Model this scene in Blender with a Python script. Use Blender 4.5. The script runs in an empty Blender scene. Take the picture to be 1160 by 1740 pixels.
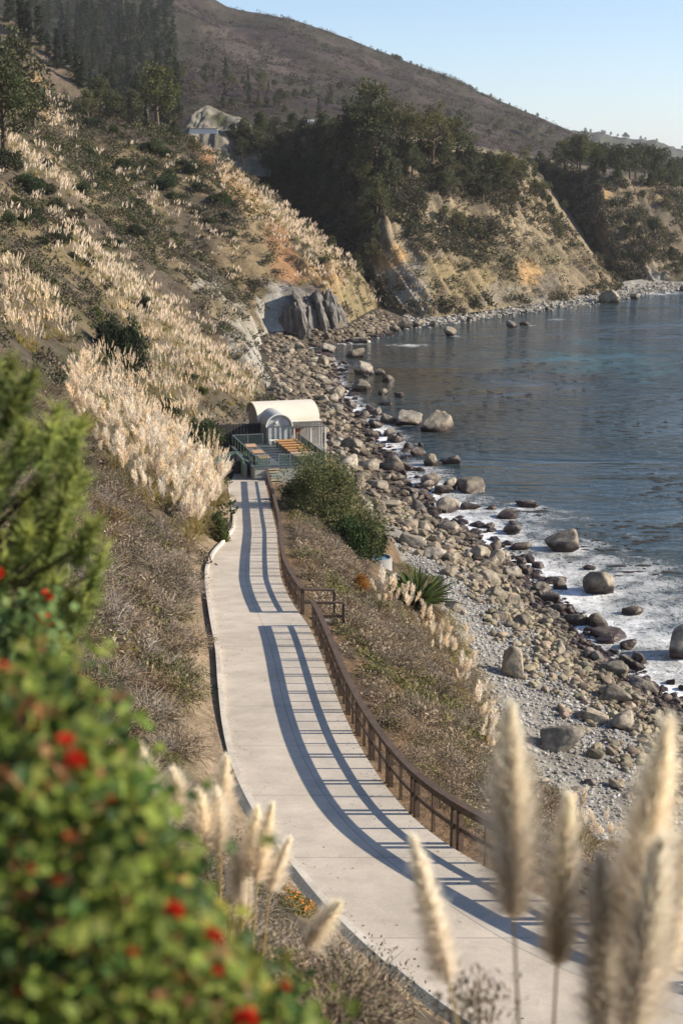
import bpy, bmesh, math, random
import numpy as np
from mathutils import Vector, Matrix
from mathutils.bvhtree import BVHTree

random.seed(7)
RNG = np.random.default_rng(7)
S = bpy.context.scene
C = S.collection
R = math.radians

# ------------------------------------------------------------------ camera, sky, sun, exposure
ZC = 36.0                      # eye height above the sea, metres
PITCH = 13.27
FPX = 2416.0                   # focal length in photograph pixels (50 mm lens)
cam_d = bpy.data.cameras.new("camera")
cam = bpy.data.objects.new("camera", cam_d)
C.objects.link(cam)
S.camera = cam
cam.location = (0, 0, ZC)
cam.rotation_euler = (R(90 - PITCH), 0, 0)
cam_d.sensor_fit = 'VERTICAL'
cam_d.sensor_height = 36.0
cam_d.lens = 50.0
cam_d.clip_start = 0.1
cam_d.clip_end = 60000
cam_d.dof.use_dof = True
cam_d.dof.focus_distance = 62.0
cam_d.dof.aperture_fstop = 1.8

SUN_EL, SUN_AZ = 26.5, 90.0    # azimuth clockwise from +Y (the view direction)
world = bpy.data.worlds.new("World")
S.world = world
world.use_nodes = True
wn = world.node_tree.nodes
sky = wn.new('ShaderNodeTexSky')
sky.sky_type = 'NISHITA'
sky.sun_disc = False
sky.sun_elevation = R(SUN_EL)
sky.sun_rotation = R(SUN_AZ)
sky.air_density = 0.85
sky.altitude = 400
sky.dust_density = 0.25
sky.ozone_density = 2.8
wn['Background'].inputs['Strength'].default_value = 0.102
world.node_tree.links.new(sky.outputs[0], wn['Background'].inputs[0])
sun_d = bpy.data.lights.new("sun", 'SUN')
sun_d.energy = 4.9
sun_d.angle = R(0.55)
sun_d.color = (1.0, 0.87, 0.69)
sun = bpy.data.objects.new("sun", sun_d)
C.objects.link(sun)
SUNV = Vector((math.cos(R(SUN_EL)) * math.sin(R(SUN_AZ)), math.cos(R(SUN_EL)) * math.cos(R(SUN_AZ)), math.sin(R(SUN_EL))))
sun.rotation_euler = (-SUNV).to_track_quat('-Z', 'Y').to_euler()
S.view_settings.view_transform = 'Standard'
S.view_settings.look = 'None'
S.view_settings.exposure = 0.86
S.view_settings.gamma = 1.0
S.cycles.use_denoising = True
S.cycles.max_bounces = 6
S.cycles.diffuse_bounces = 2
S.cycles.glossy_bounces = 3
S.cycles.transmission_bounces = 4
S.cycles.transparent_max_bounces = 8
S.cycles.volume_bounces = 0
S.cycles.caustics_reflective = False
S.cycles.caustics_refractive = False

# ------------------------------------------------------------------ helpers
SP, CP = math.sin(R(PITCH)), math.cos(R(PITCH))

def ray(px, py):
    u = (px - 580.0) / FPX
    v = (870.0 - py) / FPX
    return np.array((u, CP + v * SP, -SP + v * CP))

def at_y(px, py, y):
    d = ray(px, py); t = y / d[1]
    return np.array((d[0] * t, y, ZC + d[2] * t))

def at_z(px, py, z):
    d = ray(px, py); t = (z - ZC) / d[2]
    return np.array((d[0] * t, d[1] * t, z))

def project(P):
    P = np.asarray(P, float)
    x = P[..., 0]; y = P[..., 1]; z = P[..., 2] - ZC
    f = y * CP - z * SP
    up = y * SP + z * CP
    f = np.where(f < 0.05, 0.05, f)
    return 580 + FPX * x / f, 870 - FPX * up / f

def smooth(a, b, x):
    t = np.clip((np.asarray(x, float) - a) / (b - a), 0, 1)
    return t * t * (3 - 2 * t)

def _hash(i, j, k, seed):
    h = (i.astype(np.int64) * 374761393 + j.astype(np.int64) * 668265263 + k.astype(np.int64) * 2147483647 + seed * 1274126177) & 0xffffffff
    h = ((h ^ (h >> 13)) * 1274126177) & 0xffffffff
    h = h ^ (h >> 16)
    return (h & 0xffff) / 65535.0

def vnoise(x, y, z=0.0, seed=0):
    x, y, z = np.broadcast_arrays(np.asarray(x, float), np.asarray(y, float), np.asarray(z, float))
    i, j, k = np.floor(x), np.floor(y), np.floor(z)
    fx, fy, fz = x - i, y - j, z - k
    fx = fx * fx * (3 - 2 * fx); fy = fy * fy * (3 - 2 * fy); fz = fz * fz * (3 - 2 * fz)
    out = 0
    for a in (0, 1):
        for b in (0, 1):
            for c in (0, 1):
                w = (fx if a else 1 - fx) * (fy if b else 1 - fy) * (fz if c else 1 - fz)
                out = out + w * _hash(i + a, j + b, k + c, seed)
    return out

def fbm(x, y, z=0.0, oct=4, seed=0):
    s = 0; a = 0.5; n = 0
    for o in range(oct):
        f = 2.0 ** o
        s = s + a * vnoise(np.asarray(x) * f, np.asarray(y) * f, np.asarray(z) * f, seed + o * 17)
        n += a; a *= 0.5
    return s / n

def in_poly(px, py, poly):
    px = np.asarray(px, float); py = np.asarray(py, float)
    inside = np.zeros(px.shape, bool)
    n = len(poly)
    for a in range(n):
        x0, y0 = poly[a]; x1, y1 = poly[(a + 1) % n]
        if y0 == y1: continue
        cond = ((y0 > py) != (y1 > py)) & (px < (x1 - x0) * (py - y0) / (y1 - y0) + x0)
        inside ^= cond
    return inside

def mesh_data(name, V, F, col=None, smooth_=False, uv=None, attrs=None):
    V = np.asarray(V, np.float32).reshape(-1, 3)
    Fs = F if isinstance(F, list) else [F]
    Fs = [np.asarray(f, np.int32) for f in Fs if len(f)]
    me = bpy.data.meshes.new(name)
    me.vertices.add(len(V)); me.vertices.foreach_set('co', V.ravel())
    idx = np.concatenate([f.ravel() for f in Fs])
    cnt = np.concatenate([np.full(len(f), f.shape[1], np.int32) for f in Fs])
    st = np.concatenate(([0], np.cumsum(cnt)[:-1])).astype(np.int32)
    me.loops.add(len(idx)); me.loops.foreach_set('vertex_index', idx)
    me.polygons.add(len(cnt)); me.polygons.foreach_set('loop_start', st)
    me.polygons.foreach_set('use_smooth', np.full(len(cnt), bool(smooth_)))
    me.update(calc_edges=True)
    if col is not None:
        col = np.asarray(col, np.float32)
        if col.shape[1] == 3: col = np.concatenate([col, np.ones((len(col), 1), np.float32)], 1)
        a = me.color_attributes.new('Col', 'FLOAT_COLOR', 'POINT')
        a.data.foreach_set('color', col.ravel())
    if uv is not None:
        l = me.uv_layers.new(name='UVMap')
        l.data.foreach_set('uv', np.asarray(uv, np.float32)[idx].ravel())
    for k, v in (attrs or {}).items():
        a = me.attributes.new(k, 'FLOAT', 'POINT')
        a.data.foreach_set('value', np.asarray(v, np.float32))
    return me

KIDS = {}
def link(name, me, mat=None, parent=None, loc=None):
    o = bpy.data.objects.new(name, me)
    C.objects.link(o)
    if mat is not None and me is not None and len(me.materials) == 0: me.materials.append(mat)
    if parent is not None:
        o.parent = parent
        KIDS.setdefault(parent.name, []).append(o)
    if loc is not None: o.location = loc
    return o

def obj(name, V, F, mat, parent=None, loc=None, **k):
    return link(name, mesh_data(name, V, F, **k), mat, parent, loc)

def tag(o, label=None, cat=None, group=None, kind=None):
    for k, v in (('label', label), ('category', cat), ('group', group), ('kind', kind)):
        if v is not None: o[k] = v
    return o

def thing(name, label, cat, loc=(0, 0, 0), rz=0.0, group=None):
    o = link(name, None, None, None, loc)
    o.rotation_euler = (0, 0, rz)
    return tag(o, label, cat, group)

def dup(src, loc, rot=(0, 0, 0), scale=1.0, label=None, group=None):
    c = src.copy(); C.objects.link(c)
    c.location = loc; c.rotation_euler = rot
    c.scale = (scale,) * 3 if not hasattr(scale, '__len__') else scale
    if label: c['label'] = label
    if group: c['group'] = group
    for k in KIDS.get(src.name, []):
        d = k.copy(); C.objects.link(d); d.parent = c
        KIDS.setdefault(c.name, []).append(d)
        for g in KIDS.get(k.name, []):
            e = g.copy(); C.objects.link(e); e.parent = d
    return c

def grid_faces(n, m):
    i, j = np.meshgrid(np.arange(n - 1), np.arange(m - 1), indexing='ij')
    a = (i * m + j).ravel()
    return np.stack([a, a + m, a + m + 1, a + 1], 1)

class MB:
    """collects simple solids, links them as one mesh"""
    def __init__(s): s.v = []; s.f4 = []; s.f3 = []; s.n = 0
    def add(s, V, f4=None, f3=None):
        V = np.asarray(V, float)
        if f4 is not None and len(f4): s.f4.append(np.asarray(f4) + s.n)
        if f3 is not None and len(f3): s.f3.append(np.asarray(f3) + s.n)
        s.v.append(V); s.n += len(V)
    def box(s, c, size, ax=None):
        """ax: rows are the three unit axes"""
        A = np.eye(3) if ax is None else np.asarray(ax, float)
        h = np.asarray(size, float) / 2
        P = np.array([[x, y, z] for x in (-1, 1) for y in (-1, 1) for z in (-1, 1)]) * h
        s.add(P @ A + np.asarray(c, float), [[0, 1, 3, 2], [4, 6, 7, 5], [0, 4, 5, 1], [2, 3, 7, 6], [0, 2, 6, 4], [1, 5, 7, 3]])
    def sweep(s, P, w, h, closed=True):
        """rectangular section w x h along polyline P, kept upright"""
        P = np.asarray(P, float); n = len(P)
        T = np.gradient(P, axis=0); T[:, 2] = 0
        T /= np.linalg.norm(T, axis=1)[:, None]
        N = np.stack([T[:, 1], -T[:, 0], 0 * T[:, 0]], 1)
        Z = np.array((0, 0, 1.0))
        V = np.stack([P + N * (w / 2) + Z * (h / 2), P - N * (w / 2) + Z * (h / 2), P - N * (w / 2) - Z * (h / 2), P + N * (w / 2) - Z * (h / 2)], 1).reshape(-1, 3)
        f = []
        for i in range(n - 1):
            for k in range(4):
                f.append([i * 4 + k, i * 4 + (k + 1) % 4, i * 4 + 4 + (k + 1) % 4, i * 4 + 4 + k])
        f.append([0, 3, 2, 1]); b = (n - 1) * 4; f.append([b, b + 1, b + 2, b + 3])
        s.add(V, f)
    def tube(s, P, r, k=6):
        P = np.asarray(P, float); n = len(P)
        r = np.broadcast_to(np.asarray(r, float), (n,))
        T = np.gradient(P, axis=0); T /= np.linalg.norm(T, axis=1)[:, None] + 1e-9
        A = np.cross(T, (0.31, 0.87, 0.38)); A /= np.linalg.norm(A, axis=1)[:, None] + 1e-9
        B = np.cross(T, A)
        an = np.arange(k) * 2 * math.pi / k
        V = P[:, None] + (A[:, None] * np.cos(an)[None, :, None] + B[:, None] * np.sin(an)[None, :, None]) * r[:, None, None]
        f = [[i * k + a, i * k + (a + 1) % k, i * k + k + (a + 1) % k, i * k + k + a] for i in range(n - 1) for a in range(k)]
        V = V.reshape(-1, 3)
        e = len(V)
        V = np.concatenate([V, P[:1], P[-1:]])
        f3 = [[e, (a + 1) % k, a] for a in range(k)] + [[e + 1, (n - 1) * k + a, (n - 1) * k + (a + 1) % k] for a in range(k)]
        s.add(V, f, f3)
    def build(s, name, mat, parent=None, loc=None, **k):
        F = []
        if s.f4: F.append(np.concatenate(s.f4))
        if s.f3: F.append(np.concatenate(s.f3))
        return obj(name, np.concatenate(s.v), F, mat, parent, loc, **k)

# ------------------------------------------------------------------ materials
def material(name, col=None, attr=False, rough=0.85, spec=0.25, noise=(), bump=0.0, bump_scale=20.0, trans=0.0, rand=0.0, wet=False, metallic=0.0, streak=None):
    m = bpy.data.materials.new(name); m.use_nodes = True
    nt = m.node_tree; N = nt.nodes; L = nt.links
    b = N['Principled BSDF']
    b.inputs['Roughness'].default_value = rough
    b.inputs['Specular IOR Level'].default_value = spec
    b.inputs['Metallic'].default_value = metallic
    if attr:
        a = N.new('ShaderNodeAttribute'); a.attribute_name = 'Col'; c = a.outputs['Color']
    else:
        a = N.new('ShaderNodeRGB'); a.outputs[0].default_value = (*col, 1); c = a.outputs[0]
    tc = N.new('ShaderNodeTexCoord')
    def mul(c, f):
        x = N.new('ShaderNodeVectorMath'); x.operation = 'SCALE'
        L.new(c, x.inputs[0]); L.new(f, x.inputs['Scale']); return x.outputs[0]
    for sc, amp in noise:
        t = N.new('ShaderNodeTexNoise'); t.inputs['Scale'].default_value = sc; t.inputs['Detail'].default_value = 5; t.inputs['Roughness'].default_value = 0.65
        L.new(tc.outputs['Object'], t.inputs['Vector'])
        r = N.new('ShaderNodeMapRange'); r.inputs['From Min'].default_value = 0.3; r.inputs['From Max'].default_value = 0.7
        r.inputs['To Min'].default_value = 1 - amp; r.inputs['To Max'].default_value = 1 + amp
        L.new(t.outputs['Fac'], r.inputs['Value']); c = mul(c, r.outputs[0])
    if streak:
        mp = N.new('ShaderNodeMapping'); mp.inputs['Scale'].default_value = streak[0]
        L.new(tc.outputs['Object'], mp.inputs['Vector'])
        t = N.new('ShaderNodeTexNoise'); t.inputs['Scale'].default_value = 1.0; t.inputs['Detail'].default_value = 4
        L.new(mp.outputs[0], t.inputs['Vector'])
        r = N.new('ShaderNodeMapRange'); r.inputs['From Min'].default_value = 0.3; r.inputs['From Max'].default_value = 0.7
        r.inputs['To Min'].default_value = 1 - streak[1]; r.inputs['To Max'].default_value = 1 + streak[1]
        L.new(t.outputs['Fac'], r.inputs['Value']); c = mul(c, r.outputs[0])
    if rand:
        oi = N.new('ShaderNodeObjectInfo')
        r = N.new('ShaderNodeMapRange'); r.inputs['To Min'].default_value = 1 - rand; r.inputs['To Max'].default_value = 1 + rand
        L.new(oi.outputs['Random'], r.inputs['Value']); c = mul(c, r.outputs[0])
        h = N.new('ShaderNodeHueSaturation')
        r2 = N.new('ShaderNodeMath'); r2.operation = 'FRACT'
        r3 = N.new('ShaderNodeMath'); r3.operation = 'MULTIPLY'; r3.inputs[1].default_value = 7.31
        L.new(oi.outputs['Random'], r3.inputs[0]); L.new(r3.outputs[0], r2.inputs[0])
        r4 = N.new('ShaderNodeMapRange'); r4.inputs['To Min'].default_value = 0.8; r4.inputs['To Max'].default_value = 1.2
        L.new(r2.outputs[0], r4.inputs['Value']); L.new(r4.outputs[0], h.inputs['Saturation']); L.new(c, h.inputs['Color']); c = h.outputs[0]
    if wet:   # sea-wet dark weed growing on the rock close to the waterline
        g = N.new('ShaderNodeNewGeometry'); sx = N.new('ShaderNodeSeparateXYZ'); L.new(g.outputs['Position'], sx.inputs[0])
        t = N.new('ShaderNodeTexNoise'); t.inputs['Scale'].default_value = 1.2; L.new(g.outputs['Position'], t.inputs['Vector'])
        ad = N.new('ShaderNodeMath'); ad.operation = 'MULTIPLY_ADD'; ad.inputs[1].default_value = 1.6; L.new(t.outputs['Fac'], ad.inputs[0]); ad.inputs[2].default_value = -0.8
        ad2 = N.new('ShaderNodeMath'); ad2.operation = 'ADD'; L.new(sx.outputs['Z'], ad2.inputs[0]); L.new(ad.outputs[0], ad2.inputs[1])
        r = N.new('ShaderNodeMapRange'); r.inputs['From Min'].default_value = 0.45; r.inputs['From Max'].default_value = 1.15
        L.new(ad2.outputs[0], r.inputs['Value'])
        mx = N.new('ShaderNodeMix'); mx.data_type = 'RGBA'; L.new(r.outputs[0], mx.inputs['Factor'])
        mx.inputs[6].default_value = (0.045, 0.030, 0.026, 1); L.new(c, mx.inputs[7]); c = mx.outputs[2]
        rr = N.new('ShaderNodeMapRange'); rr.inputs['To Min'].default_value = 0.35; rr.inputs['To Max'].default_value = rough
        L.new(r.outputs[0], rr.inputs['Value']); L.new(rr.outputs[0], b.inputs['Roughness'])
    L.new(c, b.inputs['Base Color'])
    if bump:
        t = N.new('ShaderNodeTexNoise'); t.inputs['Scale'].default_value = bump_scale; t.inputs['Detail'].default_value = 6; t.inputs['Roughness'].default_value = 0.7
        L.new(tc.outputs['Object'], t.inputs['Vector'])
        bp = N.new('ShaderNodeBump'); bp.inputs['Strength'].default_value = 1.0; bp.inputs['Distance'].default_value = bump
        L.new(t.outputs['Fac'], bp.inputs['Height']); L.new(bp.outputs[0], b.inputs['Normal'])
    if trans:
        tr = N.new('ShaderNodeBsdfTranslucent'); L.new(c, tr.inputs['Color'])
        ms = N.new('ShaderNodeMixShader'); ms.inputs[0].default_value = trans
        L.new(b.outputs[0], ms.inputs[1]); L.new(tr.outputs[0], ms.inputs[2])
        L.new(ms.outputs[0], N['Material Output'].inputs['Surface'])
    return m

M_TERR = material('hillside_soil', attr=True, rough=0.95, spec=0.1, noise=((0.35, 0.22), (1.7, 0.3), (7.0, 0.3)), bump=0.25, bump_scale=2.2)
M_FAR = material('far_hill_soil', attr=True, rough=0.95, spec=0.1, noise=((0.02, 0.25), (0.09, 0.3), (0.4, 0.25)), bump=1.6, bump_scale=0.25)
M_LEAF = material('leaf', attr=True, rough=0.6, spec=0.25, trans=0.36, rand=0.18)
M_PLAIN = material('plain_attr', attr=True, rough=0.85, spec=0.15, trans=0.2)
M_PLUME = material('plume', attr=True, rough=0.9, spec=0.1, trans=0.45, rand=0.18)
M_TWIG = material('twig', attr=True, rough=0.9, spec=0.1, rand=0.18)
M_BARK = material('bark', (0.11, 0.085, 0.065), rough=0.9, noise=((6, 0.3),), rand=0.15)
M_ROCK = material('boulder_rock', (0.25, 0.222, 0.178), rough=0.88, noise=((0.8, 0.3), (3.5, 0.35), (15, 0.25)), bump=0.10, bump_scale=4, rand=0.32, wet=True)
M_COBBLE = material('cobbles', attr=True, rough=0.85, noise=((4.0, 0.2),), bump=0.02, bump_scale=12, wet=True)
M_COBBLE2 = material('far_cobble_stone', attr=True, rough=0.85)
M_CLIFF = material('cliff_rock', (0.15, 0.14, 0.13), rough=0.85, noise=((0.3, 0.3), (1.5, 0.3), (6, 0.25)), streak=((1.2, 1.2, 0.12), 0.5), bump=0.35, bump_scale=0.9, wet=True)
M_TIMBER = material('rail_timber', (0.098, 0.068, 0.050), rough=0.75, spec=0.3, noise=((1.5, 0.25), (12, 0.25)), bump=0.006, bump_scale=40)
M_DECKWOOD = material('table_timber', (0.50, 0.29, 0.15), rough=0.6, noise=((2.0, 0.12), (9, 0.12)), rand=0.12)
M_STEPWOOD = material('step_timber', (0.42, 0.34, 0.23), rough=0.8, noise=((3, 0.2),))
M_GREYWOOD = material('weathered_timber', (0.28, 0.265, 0.245), rough=0.85, noise=((2, 0.15),), streak=((8, 8, 0.6), 0.25))
M_DARKWOOD = material('dark_timber', (0.055, 0.05, 0.05), rough=0.85, noise=((2, 0.3),))
M_ROOF = material('roof_membrane', (0.72, 0.68, 0.57), rough=0.55, noise=((0.7, 0.06), (6, 0.04)))
M_WALLG = material('grey_render', (0.30, 0.30, 0.29), rough=0.85, noise=((1.2, 0.15),))
M_CONC = material('pale_concrete', (0.33, 0.335, 0.30), rough=0.85, noise=((1.0, 0.15), (9, 0.1)))
M_GREENCONC = material('green_grey_concrete', (0.22, 0.26, 0.235), rough=0.85, noise=((1.0, 0.2),))
M_DOOR = material('red_brown_door', (0.24, 0.075, 0.035), rough=0.5, noise=((4, 0.2),))
M_STEEL = material('dull_metal', (0.30, 0.33, 0.32), rough=0.45, metallic=0.6)
M_WHITE = material('white_paint', (0.80, 0.80, 0.78), rough=0.5)
M_DECK = material('slate_deck', (0.10, 0.115, 0.115), rough=0.5, noise=((1.5, 0.25), (8, 0.15)), streak=((0.4, 5, 1), 0.25))
M_FLOWER = material('red_petals', attr=True, rough=0.6, trans=0.25)

def glass_mat():
    m = bpy.data.materials.new('green_glass'); m.use_nodes = True
    nt = m.node_tree; N = nt.nodes
    t = N.new('ShaderNodeBsdfTransparent'); t.inputs[0].default_value = (0.82, 0.93, 0.90, 1)
    g = N.new('ShaderNodeBsdfGlossy'); g.inputs['Roughness'].default_value = 0.05
    d = N.new('ShaderNodeBsdfDiffuse'); d.inputs[0].default_value = (0.34, 0.45, 0.42, 1)
    f = N.new('ShaderNodeFresnel'); f.inputs['IOR'].default_value = 1.5
    m1 = N.new('ShaderNodeMixShader'); m1.inputs[0].default_value = 0.09
    m2 = N.new('ShaderNodeMixShader')
    nt.links.new(t.outputs[0], m1.inputs[1]); nt.links.new(d.outputs[0], m1.inputs[2])
    nt.links.new(f.outputs[0], m2.inputs[0]); nt.links.new(m1.outputs[0], m2.inputs[1]); nt.links.new(g.outputs[0], m2.inputs[2])
    nt.links.new(m2.outputs[0], N['Material Output'].inputs['Surface'])
    return m
M_GLASS = glass_mat()

# ------------------------------------------------------------------ the lane: its edges in metres
PA, PB = ZC - 11.02, -0.1205          # lane height above the sea = PA + PB*y
def on_lane(px, py):
    d = ray(px, py); t = -11.02 / (d[2] - PB * d[1])
    return np.array((d[0] * t, d[1] * t, ZC + d[2] * t))
L_PX = [(386, 815), (392, 850), (398, 880), (397, 900), (383, 920), (362, 942), (351, 968), (351, 1000), (360, 1060), (370, 1110), (373, 1160), (380, 1230), (395, 1300), (430, 1378), (490, 1460), (560, 1550), (640, 1625), (720, 1692), (780, 1740)]
R_PX = [(449, 815), (462, 870), (470, 905), (473, 950), (477, 985), (490, 1015), (508, 1044), (526, 1066), (545, 1112), (575, 1195), (605, 1262), (650, 1334), (690, 1384), (715, 1408), (760, 1443), (820, 1477), (900, 1517), (1000, 1570), (1160, 1650)]
def edge(pxs, extra):
    P = np.array([on_lane(*p) for p in pxs] + [(x, y, 0) for y, x in extra])
    P = P[np.argsort(P[:, 1])]
    y = np.arange(-20, 127, 0.25)
    x = np.interp(y, P[:, 1], P[:, 0])
    k = np.exp(-0.5 * (np.arange(-12, 13) / 5.0) ** 2); k /= k.sum()
    x = np.convolve(np.pad(x, 12, mode='edge'), k, mode='valid')
    return y, x
LY, LX = edge(L_PX, [(14, 6.4), (8, 12.0), (0, 20.5), (-10, 32), (-25, 50)])
RY, RX = edge(R_PX, [(17, 15.5), (12, 20.5), (4, 28.5), (-10, 44), (-25, 61)])
xL = lambda y: np.interp(y, LY, LX)
xR = lambda y: np.interp(y, RY, RX)
zP = lambda y: PA + PB * np.minimum(np.asarray(y, float), 120.5)

# shoreline (z = 0) and beach top, seen along the coast
SH_PX = [(1160, 1205), (1080, 1165), (1000, 1100), (940, 1030), (880, 975), (820, 925), (745, 880), (700, 825), (660, 775), (625, 725), (585, 690), (575, 655), (568, 625), (545, 604), (505, 594), (545, 588), (600, 580), (650, 570)]
SH = np.array([at_z(px, py, 0.0) for px, py in SH_PX])
XW_Y = np.concatenate([[-30, 0, 40, 75], SH[:, 1], [375]])
XW_X = np.concatenate([[62, 54, 41, 29], SH[:, 0], [22]])
_o = np.argsort(XW_Y)
xW = lambda y: np.interp(y, XW_Y[_o], XW_X[_o])
xB = lambda y: 3.0 * (fbm(np.asarray(y, float) / 7.0, 0.5 + 0 * np.asarray(y, float), oct=3, seed=13) - 0.5) * smooth(140, 160, y) * (1 - smooth(300, 320, y)) + np.interp(y, [-30, 0, 20, 33, 50, 69, 80, 95, 111, 125, 137, 145, 170, 190, 233, 280, 294, 303, 309, 313, 320, 345, 365],
                         [70, 46, 33, 24, 15.5, 11.3, 9.6, 8.8, 7.8, 5.0, 2.2, -3.0, -5.5, -7.5, -11.5, -14.5, -15.5, -16, -12.5, -6, 1.5, 6, 9.5])
# upper (inland) edge of everything flat: lane edge, then the bathhouse terrace, then the cliff foot
def xE(u):
    a = xL(np.minimum(u, 118))
    ter = -11.5
    w1 = smooth(116, 122, u); w2 = smooth(136, 150, u)
    v = a * (1 - w1) + ter * w1
    return v * (1 - w2) + (xB(u) - 1.5) * w2
def zE(u):
    w2 = smooth(134, 150, u)
    return zP(u) * (1 - w2) + 3.3 * w2

# ridge of the near hillside, where it turns into the side canyon
U_END, K_END, X_END = 365.0, 1.3, 8.0
RIDGE_PX = [(636, 512), (612, 462), (560, 420), (500, 365), (450, 322), (400, 285), (360, 252), (320, 230), (250, 208), (180, 190), (100, 165), (0, 120), (-150, 40), (-400, -100)]
_rs, _rz = [0.0], [2.0]
for px, py in RIDGE_PX:
    d = ray(px, py); t = (U_END + K_END * X_END) / (d[1] + K_END * d[0])
    _rs.append(X_END - d[0] * t); _rz.append(ZC + d[2] * t)
_q = np.argsort(_rs); _rs = np.array(_rs)[_q]; _rz = np.array(_rz)[_q]
ridge = lambda s: np.interp(s, _rs, _rz)

def hillside_point(u, s):
    """u: station along the coast, s: metres inland from the lane edge or cliff foot"""
    u = np.asarray(u, float); s = np.asarray(s, float)
    w = smooth(170, U_END, u)
    k = K_END * smooth(140, U_END, u)
    sl = np.interp(u, [-20, 0, 10, 25, 45, 100, 200, 365], [0.40, 0.46, 0.56, 0.66, 0.72, 0.74, 0.78, 0.9])
    foot = np.minimum(s, 1.2) * 0.25
    z0 = zE(u) + foot + sl * np.maximum(s - 0.6, 0) * np.where(s > 120, 1 - 0.15 * smooth(120, 260, s), 1)
    z = z0 * (1 - w) + (ridge(s)) * w
    amp = smooth(1.0, 14, s) * (0.35 + 1.5 * smooth(60, 200, u)) * (1 - 0.75 * smooth(330, U_END, u))
    gul = fbm((u + 0.15 * s) / 13.0, s / 55.0, oct=4, seed=3) - 0.5
    rock = smooth(180, 240, u) * (1 - smooth(335, 360, u)) * np.exp(-((s - 9) / 9.0) ** 2)
    z = z + rock * 9 * (np.abs(fbm(u / 5.5, s / 30.0, oct=4, seed=23) - 0.5) * 2 - 0.25)
    z = z + amp * (2.6 * gul + 0.5 * (fbm(u / 3.0, s / 3.0, oct=3, seed=9) - 0.5)) + rock * 5 * (fbm(u / 4.0, s / 5.0, oct=4, seed=21) - 0.45)
    z = z + 0.25 * smooth(0.8, 3, s) * (fbm(u / 1.4, s / 1.4, oct=2, seed=5) - 0.5)
    x = xE(u) - s
    return np.stack(np.broadcast_arrays(x, u + k * s, z), -1)

def lower_point(u, q):
    """q: 0 lane right edge, 1 shoulder, 2 beach top, 3 shoreline, 4 under water"""
    u = np.asarray(u, float)[:, None]; q = np.asarray(q, float)[None, :]
    w2 = smooth(136, 150, u)
    xr = np.where(u < 119, xR(np.minimum(u, 119)), 0); wt = smooth(115, 121, u)
    xr = xr * (1 - wt) + (-3.6) * wt
    x0 = xr * (1 - w2) + (xB(u) - 3.5) * w2
    z0 = zP(u) * (1 - w2) + 3.2 * w2
    x1 = x0 + 1.4 * (1 - w2) + 1.2 * w2; z1 = z0 - 0.25
    x2 = np.maximum(xB(u), x1 + 0.5); z2 = 2.9
    x3 = np.maximum(xW(u), x2 + 1.5); z3 = 0.0
    x4 = x3 + 26; z4 = -4.0
    X = np.array(np.broadcast_to(x0, np.broadcast(u, q).shape)); Z = np.array(np.broadcast_to(z0, X.shape))
    for k, (xa, za, xb, zb) in enumerate(((x0, z0, x1, z1), (x1, z1, x2, z2), (x2, z2, x3, z3), (x3, z3, x4, z4))):
        t = np.clip(q - k, 0, 1)
        m = q > k
        tz = t ** 1.25 if k == 1 else t
        X = np.where(m, xa + (xb - xa) * t, X); Z = np.where(m, za + (zb - za) * tz, Z)
    a = smooth(0.9, 1.4, q) * (1 - smooth(1.9, 2.2, q)) * (1 - w2)
    Z = Z + a * (2.2 * (fbm(u / 9.0, q * 2 + u * 0, oct=3, seed=31) - 0.5) + 0.6 * (fbm(u / 2.0, q * 7 + u * 0, oct=2, seed=33) - 0.5))
    Z = Z + smooth(1.9, 2.2, q) * 0.5 * (fbm(X / 5.0, u / 5.0 + 0 * q, oct=3, seed=41) - 0.5)
    return np.stack(np.broadcast_arrays(X, u + 0 * q, Z), -1)

# land-cover colours (linear albedo)
SCRUB = np.array((0.088, 0.072, 0.055)); GREEN = np.array((0.050, 0.056, 0.028)); TAN = np.array((0.22, 0.17, 0.10))
OCHRE = np.array((0.36, 0.235, 0.115)); GREY = np.array((0.33, 0.32, 0.29)); DARKR = np.array((0.11, 0.105, 0.10))
BURNT = np.array((0.036, 0.027, 0.027)); SAND = np.array((0.27, 0.255, 0.23)); RUST = np.array((0.30, 0.15, 0.075))

def blend(col, w, c):
    return col * (1 - w[:, None]) + np.asarray(c) * w[:, None]

def patches(col, P, plist):
    px, py = project(P)
    wx = 60 * (fbm(P[:, 0] / 9, P[:, 2] / 9, P[:, 1] / 30, 4, 77) - 0.5); wy = 60 * (fbm(P[:, 0] / 9, P[:, 2] / 9, P[:, 1] / 30, 4, 78) - 0.5)
    rough_ = fbm(P[:, 0] / 3.0, P[:, 1] / 4.0, P[:, 2] / 6.0, 5, 79)
    for (cx, cy, rx, ry, ang, c, st) in plist:
        ca, sa = math.cos(R(ang)), math.sin(R(ang))
        dx = px + wx * min(1, rx / 50) - cx; dy = py + wy * min(1, ry / 50) - cy
        d = np.hypot((dx * ca + dy * sa) / rx, (-dx * sa + dy * ca) / ry)
        d = d + 1.5 * (rough_ - 0.5)
        col = blend(col, st * (1 - smooth(0.75, 1.05, d)), c)
    return col

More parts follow.
